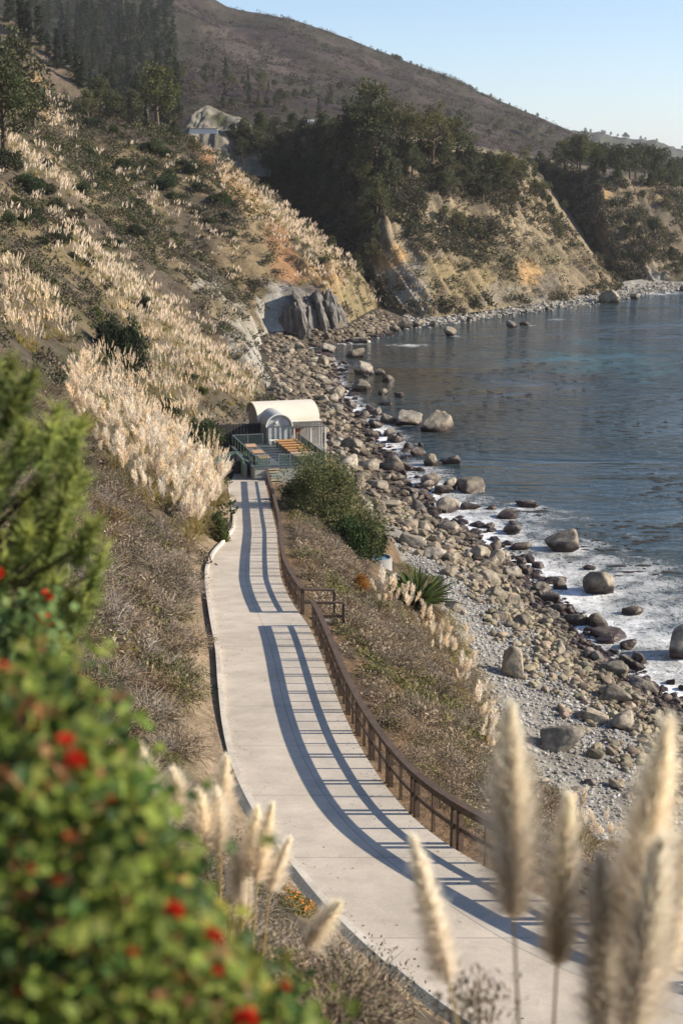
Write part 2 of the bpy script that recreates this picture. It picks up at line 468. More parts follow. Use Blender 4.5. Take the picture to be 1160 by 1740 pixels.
# --- near hillside sheet
US = np.concatenate([np.arange(-16, 130, 0.8), np.arange(130, U_END + 0.1, 1.1)])
SS = np.concatenate([[0, 0.4, 0.8, 1.2], 1.2 + np.cumsum(np.linspace(0.5, 1.4, 60)), 58 + np.cumsum(np.linspace(1.5, 9, 44))])
A = hillside_point(US[:, None] + 0 * SS[None, :], SS[None, :] + 0 * US[:, None])
last = A[-1]
back = np.stack([last + np.array((6, 9, -9.0)), last + np.array((14, 30, -38.0)), last + np.array((20, 60, -60.0))])
back[:, :, 2] = np.maximum(back[:, :, 2], -3)
A = np.concatenate([A, back])[:, ::-1]
nA, mA = A.shape[:2]
def tan_band(P):
    u = P[..., 1]; s = -P[..., 0]
    return fbm((u + 0.2 * s) / 11.0, s / 60.0, P[..., 2] / 60.0, 4, 55)
AP = A.reshape(-1, 3)
col = np.tile(SCRUB, (len(AP), 1))
b = tan_band(AP)
col = blend(col, smooth(0.42, 0.6, fbm(AP[:, 0] / 7, AP[:, 1] / 7, AP[:, 2] / 7, 4, 61)) * 0.6, GREEN)
far_a = smooth(70, 150, AP[:, 1])
col = blend(col, smooth(0.47, 0.57, b) * (0.30 + 0.28 * far_a), TAN)
PATCH_A = [(440, 420, 80, 60, 40, TAN, 0.8), (560, 470, 50, 40, 40, OCHRE, 0.85), (480, 440, 28, 70, -20, RUST, 0.6), (400, 320, 30, 60, -40, OCHRE, 0.6), (345, 260, 18, 30, -40, RUST, 0.6),
           (470, 540, 42, 60, 0, GREY, 0.85), (415, 575, 30, 90, -25, GREY, 0.55), (480, 570, 30, 25, 0, (0.42, 0.42, 0.40), 0.9), (535, 530, 45, 45, 0, DARKR, 0.8),
           (355, 490, 30, 26, 20, GREY, 0.55), (600, 520, 30, 60, -30, (0.22, 0.18, 0.10), 0.7), (440, 620, 25, 50, -20, GREY, 0.6),
           (65, 170, 14, 60, -35, OCHRE, 0.7), (110, 200, 50, 16, 50, TAN, 0.7), (30, 590, 70, 70, 0, SCRUB, 0.7), (230, 1100, 150, 220, 0, SCRUB, 0.7), (320, 400, 55, 28, 50, SCRUB, 0.7)]
col = patches(col, AP, PATCH_A)
_e = xL(AP[:, 1]) - AP[:, 0]
col = blend(col, (1 - smooth(0.6, 1.6, _e + 0.8 * (fbm(AP[:, 0], AP[:, 1], oct=3, seed=81) - .5))) * (AP[:, 1] < 118), np.array((0.27, 0.21, 0.145)))
hill = obj('hillside', AP, grid_faces(nA, mA), M_TERR, col=col, smooth_=True)
tag(hill, kind='structure', label='steep coastal hillside rising left of the path to the first ridge')
# --- seaward bank and beach
QS = np.concatenate([[0, 0.4, 0.8], np.linspace(1, 2, 26), np.linspace(2.04, 3, 34), np.linspace(3.1, 4, 10)])
UB = np.concatenate([np.arange(-16, 200, 0.8), np.arange(200, 376, 1.2)])
BK = lower_point(UB, QS)
BP = BK.reshape(-1, 3)
qq = np.tile(QS, len(UB))
col = np.tile(np.array((0.17, 0.115, 0.07)), (len(BP), 1))
col = blend(col, smooth(0.4, 0.6, fbm(BP[:, 0] / 3, BP[:, 1] / 3, oct=4, seed=71)) * 0.8, SCRUB)
col = blend(col, smooth(1.85, 2.02, qq), SAND)
col = blend(col, smooth(138, 160, BP[:, 1]), np.array((0.085, 0.072, 0.058)))
col = blend(col, smooth(2.9, 3.05, qq), np.array((0.07, 0.06, 0.055)))
bank = obj('beach', BP, grid_faces(len(UB), len(QS)), M_TERR, col=col, smooth_=True)
tag(bank, kind='structure', label='brushy bank falling from the path fence to the cobble beach')

def bvh_of(P, n, m):
    return BVHTree.FromPolygons([tuple(p) for p in P.reshape(-1, 3)], grid_faces(n, m).tolist())
BVH_A = bvh_of(A, nA, mA)
BVH_B = bvh_of(BK, len(UB), len(QS))
GROUND = [BVH_A, BVH_B]
def hit(px, py, trees=None):
    d = Vector(ray(px, py)).normalized(); o = Vector((0, 0, ZC)); best = None
    for t in (trees or GROUND):
        h = t.ray_cast(o, d)
        if h[0] is not None and (best is None or h[3] < best[1]): best = (h[0], h[3], h[1])
    return best
def ground(x, y, trees=None, default=0.0):
    best = None
    for t in (trees or GROUND):
        h = t.ray_cast(Vector((x, y, 900)), Vector((0, 0, -1)))
        if h[0] is not None and (best is None or h[0].z > best): best = h[0].z
    return default if best is None else best

# --- hills beyond the cove, each lofted through columns of (pixel, distance) points
GRIDS = {}
def loft(name, cols, mat, rows, per_col, namp, nscale, base_col, label, patch=(), back=(60, 4), seed=0, greens=0.5, cover=None, flute=1.0, skew=0.0):
    K = np.array([[at_y(*p) for p in c] for c in cols])          # col, key, 3
    kn = K.shape[1]
    tt = np.linspace(0, kn - 1, rows)
    cc = np.linspace(0, len(cols) - 1, (len(cols) - 1) * per_col + 1)
    def cr(Q, t, ax):
        Q = np.moveaxis(Q, ax, 0); n = len(Q)
        i = np.clip(np.floor(t).astype(int), 0, n - 2); f = (t - i).reshape((-1,) + (1,) * (Q.ndim - 1))
        p0 = Q[np.maximum(i - 1, 0)]; p1 = Q[i]; p2 = Q[i + 1]; p3 = Q[np.minimum(i + 2, n - 1)]
        lin = p1 * (1 - f) + p2 * f
        o = 0.5 * ((2 * p1) + (p2 - p0) * f + (2 * p0 - 5 * p1 + 4 * p2 - p3) * f ** 2 + (3 * p1 - p0 - 3 * p2 + p3) * f ** 3)
        return np.moveaxis(0.6 * o + 0.4 * lin, 0, ax)
    G = cr(cr(K, cc, 0), tt, 1)                                    # (ncol, rows, 3)
    du = np.gradient(G, axis=0); dv = np.gradient(G, axis=1)
    Nn = np.cross(du, dv); Nn /= np.linalg.norm(Nn, axis=2)[..., None] + 1e-9
    Nn *= np.where(Nn[..., 1:2] > 0, -1, 1)
    edge = np.minimum(1, np.minimum(np.arange(rows)[None, :] / 4.0, (rows - 1 - np.arange(rows))[None, :] / 4.0 + 0.25))
    d = (fbm(G[..., 0] / nscale, G[..., 1] / nscale * 0.7, G[..., 2] / (nscale * 2.5), 5, seed) - 0.5) * 2 * namp
    ci_ = np.arange(G.shape[0])[:, None] * nscale / 16.0; ri_ = np.arange(rows)[None, :]
    ci_ = ci_ + ri_ * skew * nscale / 16.0
    d = d + flute * namp * 0.9 * (np.abs(fbm(ci_ / 6.0, ri_ / 40.0, oct=4, seed=seed + 9) - 0.5) * 4 - 0.8)
    G = G + Nn * (d * edge)[..., None]
    top = G[:, -1]
    dirn = top[:, :2] / np.linalg.norm(top[:, :2], axis=1)[:, None]
    bk = [np.concatenate([top[:, :2] + dirn * back[0] * f, (top[:, 2] + back[1] * f)[:, None]], 1) for f in (0.5, 1.0)]
    bk.append(np.concatenate([top[:, :2] + dirn * (back[0] * 1.1), np.full((len(top), 1), -5.0)], 1))
    G = np.concatenate([G] + [b_[:, None] for b_ in bk], 1)
    GRIDS[name] = G[:, :rows]
    n, m = G.shape[:2]; P = G.reshape(-1, 3)
    col = np.tile(np.asarray(base_col, float), (len(P), 1))
    g = fbm(P[:, 0] / (nscale * 0.8), P[:, 1] / (nscale * 0.8), P[:, 2] / (nscale * 0.8), 5, seed + 5)
    col = blend(col, smooth(0.44, 0.6, g) * greens, GREEN)
    if cover: col = cover(col, P)
    col = patches(col, P, patch)
    o = obj(name, P, grid_faces(n, m), mat, col=col, smooth_=True)
    tag(o, kind='structure', label=label)
    return o, bvh_of(G, n, m)

HB, BVH_HB = loft('headland', [
    [(430, 580, 560), (420, 400, 575), (390, 238, 600)],
    [(540, 580, 480), (510, 390, 500), (480, 224, 540)],
    [(612, 560, 396), (588, 385, 412), (572, 212, 458)],
    [(655, 536, 372), (640, 400, 385), (675, 238, 432)],
    [(730, 540, 366), (720, 410, 388), (738, 250, 438)],
    [(800, 531, 376), (795, 400, 405), (800, 262, 448)],
    [(880, 521, 396), (868, 390, 425), (852, 272, 458)],
    [(950, 511, 418), (930, 400, 445), (893, 292, 470)],
    [(1010, 502, 438), (985, 445, 455), (948, 362, 478)],
    [(1048, 493, 458), (1035, 476, 465), (1005, 436, 482)],
    [(1060, 492, 500), (1042, 486, 520), (1000, 450, 540)]], M_TERR, 90, 22, 3.2, 22, (0.215, 0.175, 0.118), 'bluff across the cove with a dark canyon face and a sunlit tan cliff',
    patch=[(700, 420, 70, 90, 20, (0.27, 0.22, 0.15), 0.7), (660, 440, 34, 22, -20, OCHRE, 0.9), (690, 490, 45, 45, 40, GREY, 0.6), (900, 470, 22, 24, 0, OCHRE, 0.9), (880, 380, 50, 40, 40, (0.27, 0.22, 0.15), 0.8),
           (600, 330, 60, 130, 0, SCRUB, 0.8), (500, 320, 110, 110, 0, GREEN, 0.7), (720, 290, 40, 60, -30, SCRUB, 0.8), (820, 330, 60, 40, 30, SCRUB, 0.85), (930, 490, 26, 30, 0, DARKR, 0.7),
           (860, 500, 70, 18, 0, (0.2, 0.18, 0.15), 0.6), (690, 275, 14, 34, -30, (0.30, 0.22, 0.16), 0.7), (780, 470, 60, 40, 0, (0.25, 0.20, 0.10), 0.6)], back=(150, 6), seed=101, greens=0.4, flute=0.7, skew=0.45)
HC, BVH_HC = loft('far_bluff', [
    [(940, 485, 560), (905, 380, 590), (872, 264, 640)],
    [(985, 486, 545), (945, 390, 575), (915, 272, 620)],
    [(1040, 488, 492), (1000, 390, 520), (962, 287, 590)],
    [(1078, 487, 488), (1030, 380, 505), (1022, 297, 548)],
    [(1112, 483, 488), (1095, 390, 512), (1086, 309, 555)],
    [(1170, 480, 492), (1160, 400, 525), (1160, 332, 575)],
    [(1320, 476, 520), (1310, 420, 550), (1300, 378, 620)],
    [(1500, 474, 560), (1495, 462, 590), (1490, 446, 650)], [(1560, 476, 600), (1560, 470, 640), (1560, 462, 700)]], M_TERR, 44, 14, 3.0, 24, SCRUB * 1.5, 'second scrub covered bluff with an orange scar beyond the cove',
    patch=[(1022, 350, 16, 36, 0, OCHRE, 1.0), (1105, 325, 20, 16, 30, TAN, 0.8), (1110, 465, 22, 22, 0, GREY, 0.8), (960, 370, 40, 60, 0, GREEN, 0.6), (1130, 440, 40, 20, 0, TAN, 0.5), (1090, 430, 90, 50, 0, (0.20, 0.16, 0.11), 0.6), (1060, 330, 30, 24, 0, (0.22, 0.17, 0.11), 0.6)], back=(220, 4), seed=131, greens=0.4, flute=0.8, skew=0.3)
def burnt_cover(col, P):
    n = fbm(P[:, 0] / 60, P[:, 1] / 60, P[:, 2] / 30, 5, 88)
    col = blend(col, smooth(0.5, 0.62, n) * 0.55, (0.074, 0.059, 0.055))
    return col
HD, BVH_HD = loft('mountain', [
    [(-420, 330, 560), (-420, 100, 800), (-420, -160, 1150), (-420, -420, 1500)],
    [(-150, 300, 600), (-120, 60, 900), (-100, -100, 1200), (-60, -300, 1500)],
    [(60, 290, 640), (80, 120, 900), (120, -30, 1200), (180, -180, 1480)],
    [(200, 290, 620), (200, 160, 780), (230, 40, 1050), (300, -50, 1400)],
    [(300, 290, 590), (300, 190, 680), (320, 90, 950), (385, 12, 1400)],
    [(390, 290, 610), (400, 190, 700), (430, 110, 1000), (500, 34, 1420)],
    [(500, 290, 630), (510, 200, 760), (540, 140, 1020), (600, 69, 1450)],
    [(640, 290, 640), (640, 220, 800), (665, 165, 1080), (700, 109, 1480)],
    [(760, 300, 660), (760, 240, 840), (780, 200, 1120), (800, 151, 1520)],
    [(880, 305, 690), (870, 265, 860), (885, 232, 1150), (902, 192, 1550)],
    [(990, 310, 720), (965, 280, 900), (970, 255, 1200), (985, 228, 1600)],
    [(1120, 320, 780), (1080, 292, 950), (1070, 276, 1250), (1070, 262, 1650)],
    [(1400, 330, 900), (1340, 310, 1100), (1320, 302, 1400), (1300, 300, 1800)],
    [(1700, 370, 950), (1640, 352, 1200), (1620, 338, 1500), (1600, 330, 1900)], [(1900, 420, 1000), (1860, 405, 1250), (1840, 390, 1550), (1820, 380, 1950)]], M_FAR, 90, 20, 17, 110, BURNT, 'burnt brown mountain behind the bluffs', patch=[(420, 90, 90, 30, 30, (0.11, 0.09, 0.08), 0.6), (130, 70, 190, 130, 0, (0.026, 0.031, 0.02), 0.9)],  # last patch: dark forest floor with the canyon's shade painted into its colour
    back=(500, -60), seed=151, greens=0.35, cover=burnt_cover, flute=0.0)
HF, BVH_HF = loft('upper_slope', [
    [(-260, 240, 440), (-230, 90, 480), (-180, -70, 530)],
    [(-60, 250, 440), (-50, 130, 465), (-40, 8, 500)],
    [(40, 250, 440), (40, 150, 460), (28, 40, 490)],
    [(110, 250, 445), (100, 170, 460), (88, 88, 485)],
    [(170, 250, 450), (160, 200, 462), (146, 138, 480)],
    [(230, 270, 480), (215, 240, 490), (200, 200, 500)]], M_TERR, 30, 12, 3.0, 20, (0.15, 0.115, 0.09), 'bare brown slope above the near hillside', patch=[(70, 160, 20, 50, -35, OCHRE, 0.7)], back=(60, -20), seed=171, greens=0.4, flute=0.15)
HE, BVH_HE = loft('far_ridge', [
    [(880, 330, 2600), (880, 270, 2800), (880, 214, 3000)],
    [(985, 330, 2600), (985, 270, 2800), (985, 221, 3000)],
    [(1060, 330, 2600), (1060, 275, 2800), (1060, 231, 3000)],
    [(1120, 330, 2600), (1120, 280, 2800), (1120, 238, 3000)],
    [(1165, 335, 2600), (1165, 290, 2800), (1165, 254, 3000)],
    [(1400, 335, 2600), (1400, 320, 2800), (1400, 296, 3000)], [(1900, 345, 2700), (1900, 338, 2900), (1900, 330, 3100)], [(2200, 360, 2800), (2200, 355, 3000), (2200, 350, 3200)]], M_FAR, 20, 10, 22, 200, (0.075, 0.08, 0.07), 'distant wooded ridge fading at the right', back=(400, -60), seed=191, greens=0.5)
HR, BVH_HR = loft('road_cutting', [
    [(296, 300, 470), (305, 228, 478), (314, 208, 490)],
    [(325, 300, 470), (325, 222, 478), (332, 190, 495)],
    [(350, 300, 470), (352, 218, 480), (352, 177, 500)],
    [(385, 300, 472), (382, 218, 482), (385, 191, 500)],
    [(425, 300, 475), (420, 226, 486), (418, 206, 500)],
    [(460, 300, 480), (455, 245, 488), (450, 230, 500)]], M_TERR, 50, 16, 2.4, 5, (0.20, 0.185, 0.155), 'pale rock cutting above the coast road', patch=[(370, 200, 16, 14, 0, GREEN, 0.8)], back=(60, -10), seed=199, greens=0.35, flute=0.6)
FARG = [BVH_A, BVH_B, BVH_HB, BVH_HC, BVH_HD, BVH_HF, BVH_HR, BVH_HE]

# beach shelf at the foot of the far bluffs
sp = [((560, 592), (560, 570)), ((612, 578), (612, 556)), ((660, 566), (660, 543)), ((720, 556), (720, 543)), ((790, 548), (790, 536)), ((860, 535), (860, 525)), ((930, 528), (930, 515)), ((1000, 520), (1000, 505)), ((1060, 508), (1060, 494)), ((1110, 500), (1110, 487)), ((1180, 494), (1180, 482)), ((1330, 488), (1330, 476))]
rows_ = []
for a_, b_ in sp:
    p, q = at_z(*a_, -0.25), at_z(*b_, 0.7)
    q2 = q + (q - p) * 1.2; q2[2] = 1.9
    p2 = p + (p - q) * 0.8; p2[2] = -3
    rows_.append([p2, p, 0.5 * (p + q), q, q2])
rows_ = np.array(rows_)
fi = np.linspace(0, len(rows_) - 1, 160)
FB = np.array([[np.interp(fi, np.arange(len(rows_)), rows_[:, k, c]) for c in range(3)] for k in range(5)]).transpose(2, 0, 1)
_j = np.stack([fbm(fi * 2.1, 3.0 * np.arange(5)[:, None] + 0 * fi, oct=3, seed=251 + k) - 0.5 for k in range(3)], -1).transpose(1, 0, 2)
FB = FB + _j * np.array((5, 5, 0.5))
fb = obj('far_beach', FB.reshape(-1, 3), grid_faces(160, 5), M_TERR, col=np.tile(SAND, (800, 1)), smooth_=True)
tag(fb, kind='structure', label='pale cobble beach at the foot of the far bluffs')
BVH_FB = bvh_of(FB, 160, 5)

# ------------------------------------------------------------------ sea
def rock_px(px, py, w, z):
    p = at_z(px, py, z); d = math.sqrt(p[0] ** 2 + p[1] ** 2 + (z - ZC) ** 2)
    return p, w * d / FPX
# (px, py of the middle of its foot, width in px, label)
SEA_ROCKS = [
    (956, 935, 62, 'big rounded tan boulder standing alone in the surf, upper middle of the foam'),
    (796, 866, 44, 'domed brown boulder at the inner edge of the surf below the kelp'),
    (893, 862, 42, 'dark flat-topped rock at the outer edge of the surf'),
    (764, 833, 36, 'tan boulder farthest out where the foam begins'),
    (947, 990, 40, 'squat grey boulder in the foam just below the big rounded tan one'),
    (1021, 1008, 64, 'long twin-humped rock awash at the outer edge of the foam'),
    (1038, 1085, 62, 'dark blocky rock with a pale top, lowest in the middle of the surf'),
    (1077, 1045, 34, 'small reddish rock beyond the dark blocky one in the surf'),
    (1168, 1120, 76, 'large dark rock cut by the right edge of the water'),
    (872, 908, 30, 'reddish wet rock amid the foam between two tan boulders'),
    (905, 1000, 26, 'low wet rock left of the squat grey boulder'),
    (845, 930, 30, 'flat wet rock showing little above the foam'),
    (1085, 1140, 26, 'small dark rock in the foam near the shore rocks'),
    (765, 571, 28, 'round rock standing alone in the calm water of the cove'),
    (868, 557, 24, 'left block of the dark rock pair out in the cove'),
    (893, 553, 22, 'right low block of the dark rock pair out in the cove'),
    (604, 583, 40, 'long flat rock at the water under the dark cliff fins'),
    (540, 618, 52, 'broad tan slab of rock at the head of the cove'),
    (520, 645, 34, 'tan rock slab below the broad one at the head of the cove'),
    (562, 708, 46, 'large tan block right of the bathhouse roof'),
    (660, 720, 32, 'tan topped rock reaching into the water right of the bathhouse'),
    (690, 722, 18, 'low dark rock at the seaward end of the reef by the bathhouse'),
    (640, 728, 24, 'dark wet rock between the tan block and the water'),
    (725, 833, 30, 'brown boulder at the edge of the foam above the cobbles'),
    (690, 800, 30, 'brown boulder standing at the inner edge of the calm water'),
    (955, 1050, 30, 'low dark rock in the foam between the squat grey boulder and shore'),
    (915, 965, 22, 'small wet rock close behind the squat grey boulder'),
    (1000, 968, 20, 'small dark rock seaward of the squat grey boulder'),
]
# sea sheet: fine near the coast, coarse to the horizon
gx = np.concatenate([np.array([-11000, -2500, -700, -250, -90]), np.arange(-40, 92, 0.75), np.array([100, 115, 140, 180, 260, 420, 800, 2000, 6000, 11000])])
gy = np.concatenate([np.array([-3500, -1500, -400, -60, 0, 30]), np.arange(50, 240, 0.75), np.arange(240, 520, 2.0), np.array([540, 580, 650, 800, 1200, 2500, 6000, 12000, 19000])])
GX, GY = np.meshgrid(gx, gy, indexing='ij')
fx, fy = GX.ravel(), GY.ravel()
dsh = fx - xW(np.clip(fy, -30, 375))                    # metres seaward of the waterline
width = np.interp(fy, [0, 80, 110, 130, 150, 165, 185, 240, 300, 340], [26, 26, 26, 26, 19, 9, 7, 5, 3, 1.2])
foam = np.clip(1.12 - np.maximum(dsh, 0) / width, 0, 1.1) * smooth(-6, -1.5, dsh) * (1 - smooth(305, 350, fy))
# lobes of surf running out between the rocks
foam *= 0.15 + 1.25 * fbm(fx / 7.0, fy / 8.0, oct=3, seed=201)
foam = np.maximum(foam, 0)
for (px, py, w, lab) in SEA_ROCKS:
    p, W = rock_px(px, py, w, 0.0)
    d = np.hypot(fx - p[0], fy - p[1])
    foam = np.maximum(foam, (0.75 if p[1] < 175 else 0.42) * np.exp(-np.maximum(d - W * 0.5, 0) / (0.55 * W + 0.25)))
fpx, fpy = project(np.stack([fx, fy, 0 * fx], 1))
for (cx, cy, rx, ry, a) in ((1110, 498, 60, 4.5, 0.8), (830, 530, 60, 3, 0.4), (690, 587, 45, 4, 0.62), (950, 543, 30, 3, 0.5), (790, 537, 90, 3, 0.35), (1030, 512, 40, 3, 0.6), (625, 632, 26, 3.5, 0.7)):
    foam = np.maximum(foam, a * np.exp(-((fpx - cx) / rx) ** 2 - ((fpy - cy) / ry) ** 2))
# water tint: kelp brown with hill reflections painted in, shallows over sand turquoise
teal = np.zeros_like(fx); kelp = np.zeros_like(fx)
wob = (fbm(fx / 9, fy / 14, oct=4, seed=211) - 0.5)
for (cx, cy, rx, ry, a) in ((1010, 612, 130, 16, 1.0), (900, 618, 80, 10, .7), (760, 690, 50, 9, 0.7), (1130, 640, 80, 14, 0.7), (980, 590, 60, 8, .6)):
    teal = np.maximum(teal, a * np.exp(-((fpx - cx + 260 * wob) / rx) ** 2 - ((fpy - cy + 70 * wob) / ry) ** 2))
for (cx, cy, rx, ry, a) in ((720, 640, 170, 60, 0.9), (780, 700, 120, 40, 0.8), (960, 640, 90, 18, 0.7), (700, 590, 140, 14, 0.8), (900, 560, 160, 14, 0.6)):
    kelp = np.maximum(kelp, a * np.exp(-((fpx - cx + 200 * wob) / rx) ** 2 - ((fpy - cy + 60 * wob) / ry) ** 2))

def water_mat():
    m = bpy.data.materials.new('sea_water'); m.use_nodes = True
    nt = m.node_tree; N = nt.nodes; L = nt.links; b = N['Principled BSDF']
    def attr(n):
        a = N.new('ShaderNodeAttribute'); a.attribute_name = n; return a.outputs['Fac']
    def math_(op, a, b_, c=None):
        x = N.new('ShaderNodeMath'); x.operation = op
        for i, v in enumerate((a, b_, c)):
            if v is None: continue
            if hasattr(v, 'is_linked'): L.new(v, x.inputs[i])
            else: x.inputs[i].default_value = v
        return x.outputs[0]
    g = N.new('ShaderNodeNewGeometry')
    def noise(sc, det=4, stretch=(1, 1, 1), dist=0.0, ro=0.6):
        mp = N.new('ShaderNodeMapping'); mp.inputs['Scale'].default_value = stretch; L.new(g.outputs['Position'], mp.inputs['Vector'])
        t = N.new('ShaderNodeTexNoise'); t.inputs['Scale'].default_value = sc; t.inputs['Detail'].default_value = det; t.inputs['Distortion'].default_value = dist; t.inputs['Roughness'].default_value = ro
        L.new(mp.outputs[0], t.inputs['Vector']); return t.outputs['Fac']
    def mix(f, a, b_):
        x = N.new('ShaderNodeMix'); x.data_type = 'RGBA'; L.new(f, x.inputs['Factor'])
        for s, v in ((6, a), (7, b_)):
            if isinstance(v, tuple): x.inputs[s].default_value = (*v, 1)
            else: L.new(v, x.inputs[s])
        return x.outputs[2]
    base = mix(attr('teal'), (0.036, 0.056, 0.062), (0.050, 0.135, 0.155))
    base = mix(attr('kelp'), base, (0.050, 0.042, 0.025))  # brown of kelp and of the mirrored hills, painted as one colour
    # lacy foam: a vein pattern that closes up where the foam is thick
    fo = attr('foam')
    n1 = noise(1.1, 7, (1, 0.8, 1), 1.6, 0.72)
    vein = math_('ABSOLUTE', math_('SUBTRACT', n1, 0.5), 0.0)
    vein = math_('SUBTRACT', 1.0, math_('MULTIPLY', vein, 9.0))
    n2 = noise(0.35, 5, (1, 1, 1), 0.6, 0.65)
    f = math_('ADD', math_('MULTIPLY', fo, 1.8), math_('MULTIPLY', vein, 0.5))
    f = math_('ADD', f, math_('MULTIPLY', math_('SUBTRACT', n2, 0.5), 2.2))
    r = N.new('ShaderNodeMapRange'); r.inputs['From Min'].default_value = 0.95; r.inputs['From Max'].default_value = 1.95
    L.new(f, r.inputs['Value']); fac = math_('MULTIPLY', r.outputs[0], math_('MINIMUM', math_('MULTIPLY', fo, 6.0), 1.0))
    L.new(mix(fac, base, (0.78, 0.80, 0.82)), b.inputs['Base Color'])
    rr = N.new('ShaderNodeMapRange'); rr.inputs['To Min'].default_value = 0.10; rr.inputs['To Max'].default_value = 0.8
    L.new(fac, rr.inputs['Value']); L.new(rr.outputs[0], b.inputs['Roughness'])
    b.inputs['IOR'].default_value = 1.42
    b.inputs['Specular IOR Level'].default_value = 0.5
    w1 = noise(0.14, 3, (0.45, 1.0, 1), 0.5)
    w2 = noise(0.7, 4, (0.6, 1.0, 1), 0.4)
    w3 = noise(3.2, 3, (0.8, 1, 1))
    h = math_('ADD', math_('MULTIPLY', w1, 1.0), math_('MULTIPLY', w2, 0.55))
    h = math_('ADD', h, math_('MULTIPLY', w3, 0.035)); h = math_('ADD', h, math_('MULTIPLY', fac, 0.10))
    sl = noise(0.022, 4, (0.5, 1.0, 1), 1.0, 0.6)
    sr = N.new('ShaderNodeMapRange'); sr.inputs['From Min'].default_value = 0.40; sr.inputs['From Max'].default_value = 0.58; sr.inputs['To Min'].default_value = 0.18; sr.inputs['To Max'].default_value = 1.1
    L.new(sl, sr.inputs['Value']); h = math_('MULTIPLY', h, sr.outputs[0])
    bp = N.new('ShaderNodeBump'); bp.inputs['Distance'].default_value = 1.4; bp.inputs['Strength'].default_value = 1.0
    L.new(h, bp.inputs['Height']); L.new(bp.outputs[0], b.inputs['Normal'])
    return m
sea = obj('sea', np.stack([fx, fy, 0.0 * fx], 1), grid_faces(len(gx), len(gy))[:, ::1], water_mat(), attrs={'foam': foam, 'teal': teal, 'kelp': kelp}, smooth_=True)
tag(sea, kind='structure', label='calm dark blue sea of the cove with white surf along the rocks')

# floating kelp: small dark scraps on the open water
rk = np.random.default_rng(231); kp = []
while len(kp) < 420:
    px, py = rk.uniform(620, 1200), rk.uniform(600, 980)
    p = at_z(px, py, 0.02); q = fbm(p[0] / 14, p[1] / 14, oct=3, seed=233)
    if p[0] > xW(p[1]) + 9 and rk.random() < smooth(.42, .6, q): kp.append(p)
kp = np.array(kp); n = len(kp); an = np.linspace(0, 2 * math.pi, 8)[:-1]
rr = rk.uniform(.15, .5, (n, 1)) * rk.uniform(.6, 1.3, (n, 7)); x_ = rr * np.cos(an) * rk.uniform(1, 2.6, (n, 1)); y_ = rr * np.sin(an)
KV = np.concatenate([np.stack([x_, y_, 0 * x_], -1), np.stack([0 * x_[:, :1], 0 * x_[:, :1], 0 * x_[:, :1] + .07], -1)], 1) + kp[:, None]
KF = np.array([[i, (i + 1) % 7, 7] for i in range(7)])[None] + (np.arange(n) * 8)[:, None, None]
tag(obj('floating_kelp', KV.reshape(-1, 3), KF.reshape(-1, 3), material('kelp', (0.035, 0.028, 0.016), rough=0.5)), 'dark scraps of kelp floating on the open water', None, None, 'stuff')

# ------------------------------------------------------------------ path, kerb
def concrete_mat():
    m = material('path_concrete', (0.49, 0.435, 0.365), rough=0.9, noise=((0.22, 0.15), (1.1, 0.13), (14, 0.08)), bump=0.004, bump_scale=60)
    nt = m.node_tree; N = nt.nodes; L = nt.links; b = N['Principled BSDF']
    src = b.inputs['Base Color'].links[0].from_socket
    uv = N.new('ShaderNodeUVMap'); sx = N.new('ShaderNodeSeparateXYZ'); L.new(uv.outputs[0], sx.inputs[0])
    def mth(op, a, v=None):
        x = N.new('ShaderNodeMath'); x.operation = op; L.new(a, x.inputs[0])
        if v is not None: x.inputs[1].default_value = v
        return x.outputs[0]
    # cross joints every 4.5 m and one long joint down the middle
    fr = mth('ABSOLUTE', mth('SUBTRACT', mth('FRACT', mth('DIVIDE', sx.outputs['Y'], 4.5)), 0.5))
    j1 = mth('LESS_THAN', fr, 0.004)
    j2 = mth('LESS_THAN', mth('ABSOLUTE', mth('SUBTRACT', sx.outputs['X'], 0.53)), 0.0035)
    j = N.new('ShaderNodeMath'); j.operation = 'MAXIMUM'; L.new(j1, j.inputs[0]); L.new(j2, j.inputs[1])
    # the seaward half is a cooler, broom-finished pour
    half = mth('GREATER_THAN', sx.outputs['X'], 0.53)
    mx = N.new('ShaderNodeMix'); mx.data_type = 'RGBA'; mx.blend_type = 'MULTIPLY'; L.new(half, mx.inputs['Factor']); L.new(src, mx.inputs[6]); mx.inputs[7].default_value = (0.93, 0.96, 1.0, 1)
    mj = N.new('ShaderNodeMix'); mj.data_type = 'RGBA'; L.new(mth('MULTIPLY', j.outputs[0], 0.55), mj.inputs['Factor']); L.new(mx.outputs[2], mj.inputs[6]); mj.inputs[7].default_value = (0.13, 0.12, 0.11, 1)
    L.new(mj.outputs[2], b.inputs['Base Color'])
    return m
PY = np.arange(-16, 120.6, 0.5)
lat = np.linspace(0, 1, 9)
PXX = xL(PY)[:, None] * (1 - lat) + xR(PY)[:, None] * lat
PV = np.stack([PXX, np.repeat(PY[:, None], 9, 1), np.repeat(zP(PY)[:, None], 9, 1) + 0.05], -1)
stn = np.concatenate([[0], np.cumsum(np.hypot(np.diff(xL(PY)), np.diff(PY)))])
uvp = np.stack([np.repeat(lat[None], len(PY), 0), np.repeat(stn[:, None], 9, 1)], -1)
n = len(PY)
skirtL = PV[:, 0] - np.array((0, 0, 0.35)); skirtR = PV[:, -1] - np.array((0, 0, 0.35))
PV2 = np.concatenate([skirtL[:, None], PV, skirtR[:, None]], 1); uv2 = np.concatenate([uvp[:, :1], uvp, uvp[:, -1:]], 1)
path = obj('path', PV2.reshape(-1, 3), grid_faces(n, 11), concrete_mat(), uv=uv2.reshape(-1, 2))
tag(path, kind='structure', label='pale concrete path curving down to the bathhouse')
kb = MB()
sel = (PY > 1) & (PY < 113)
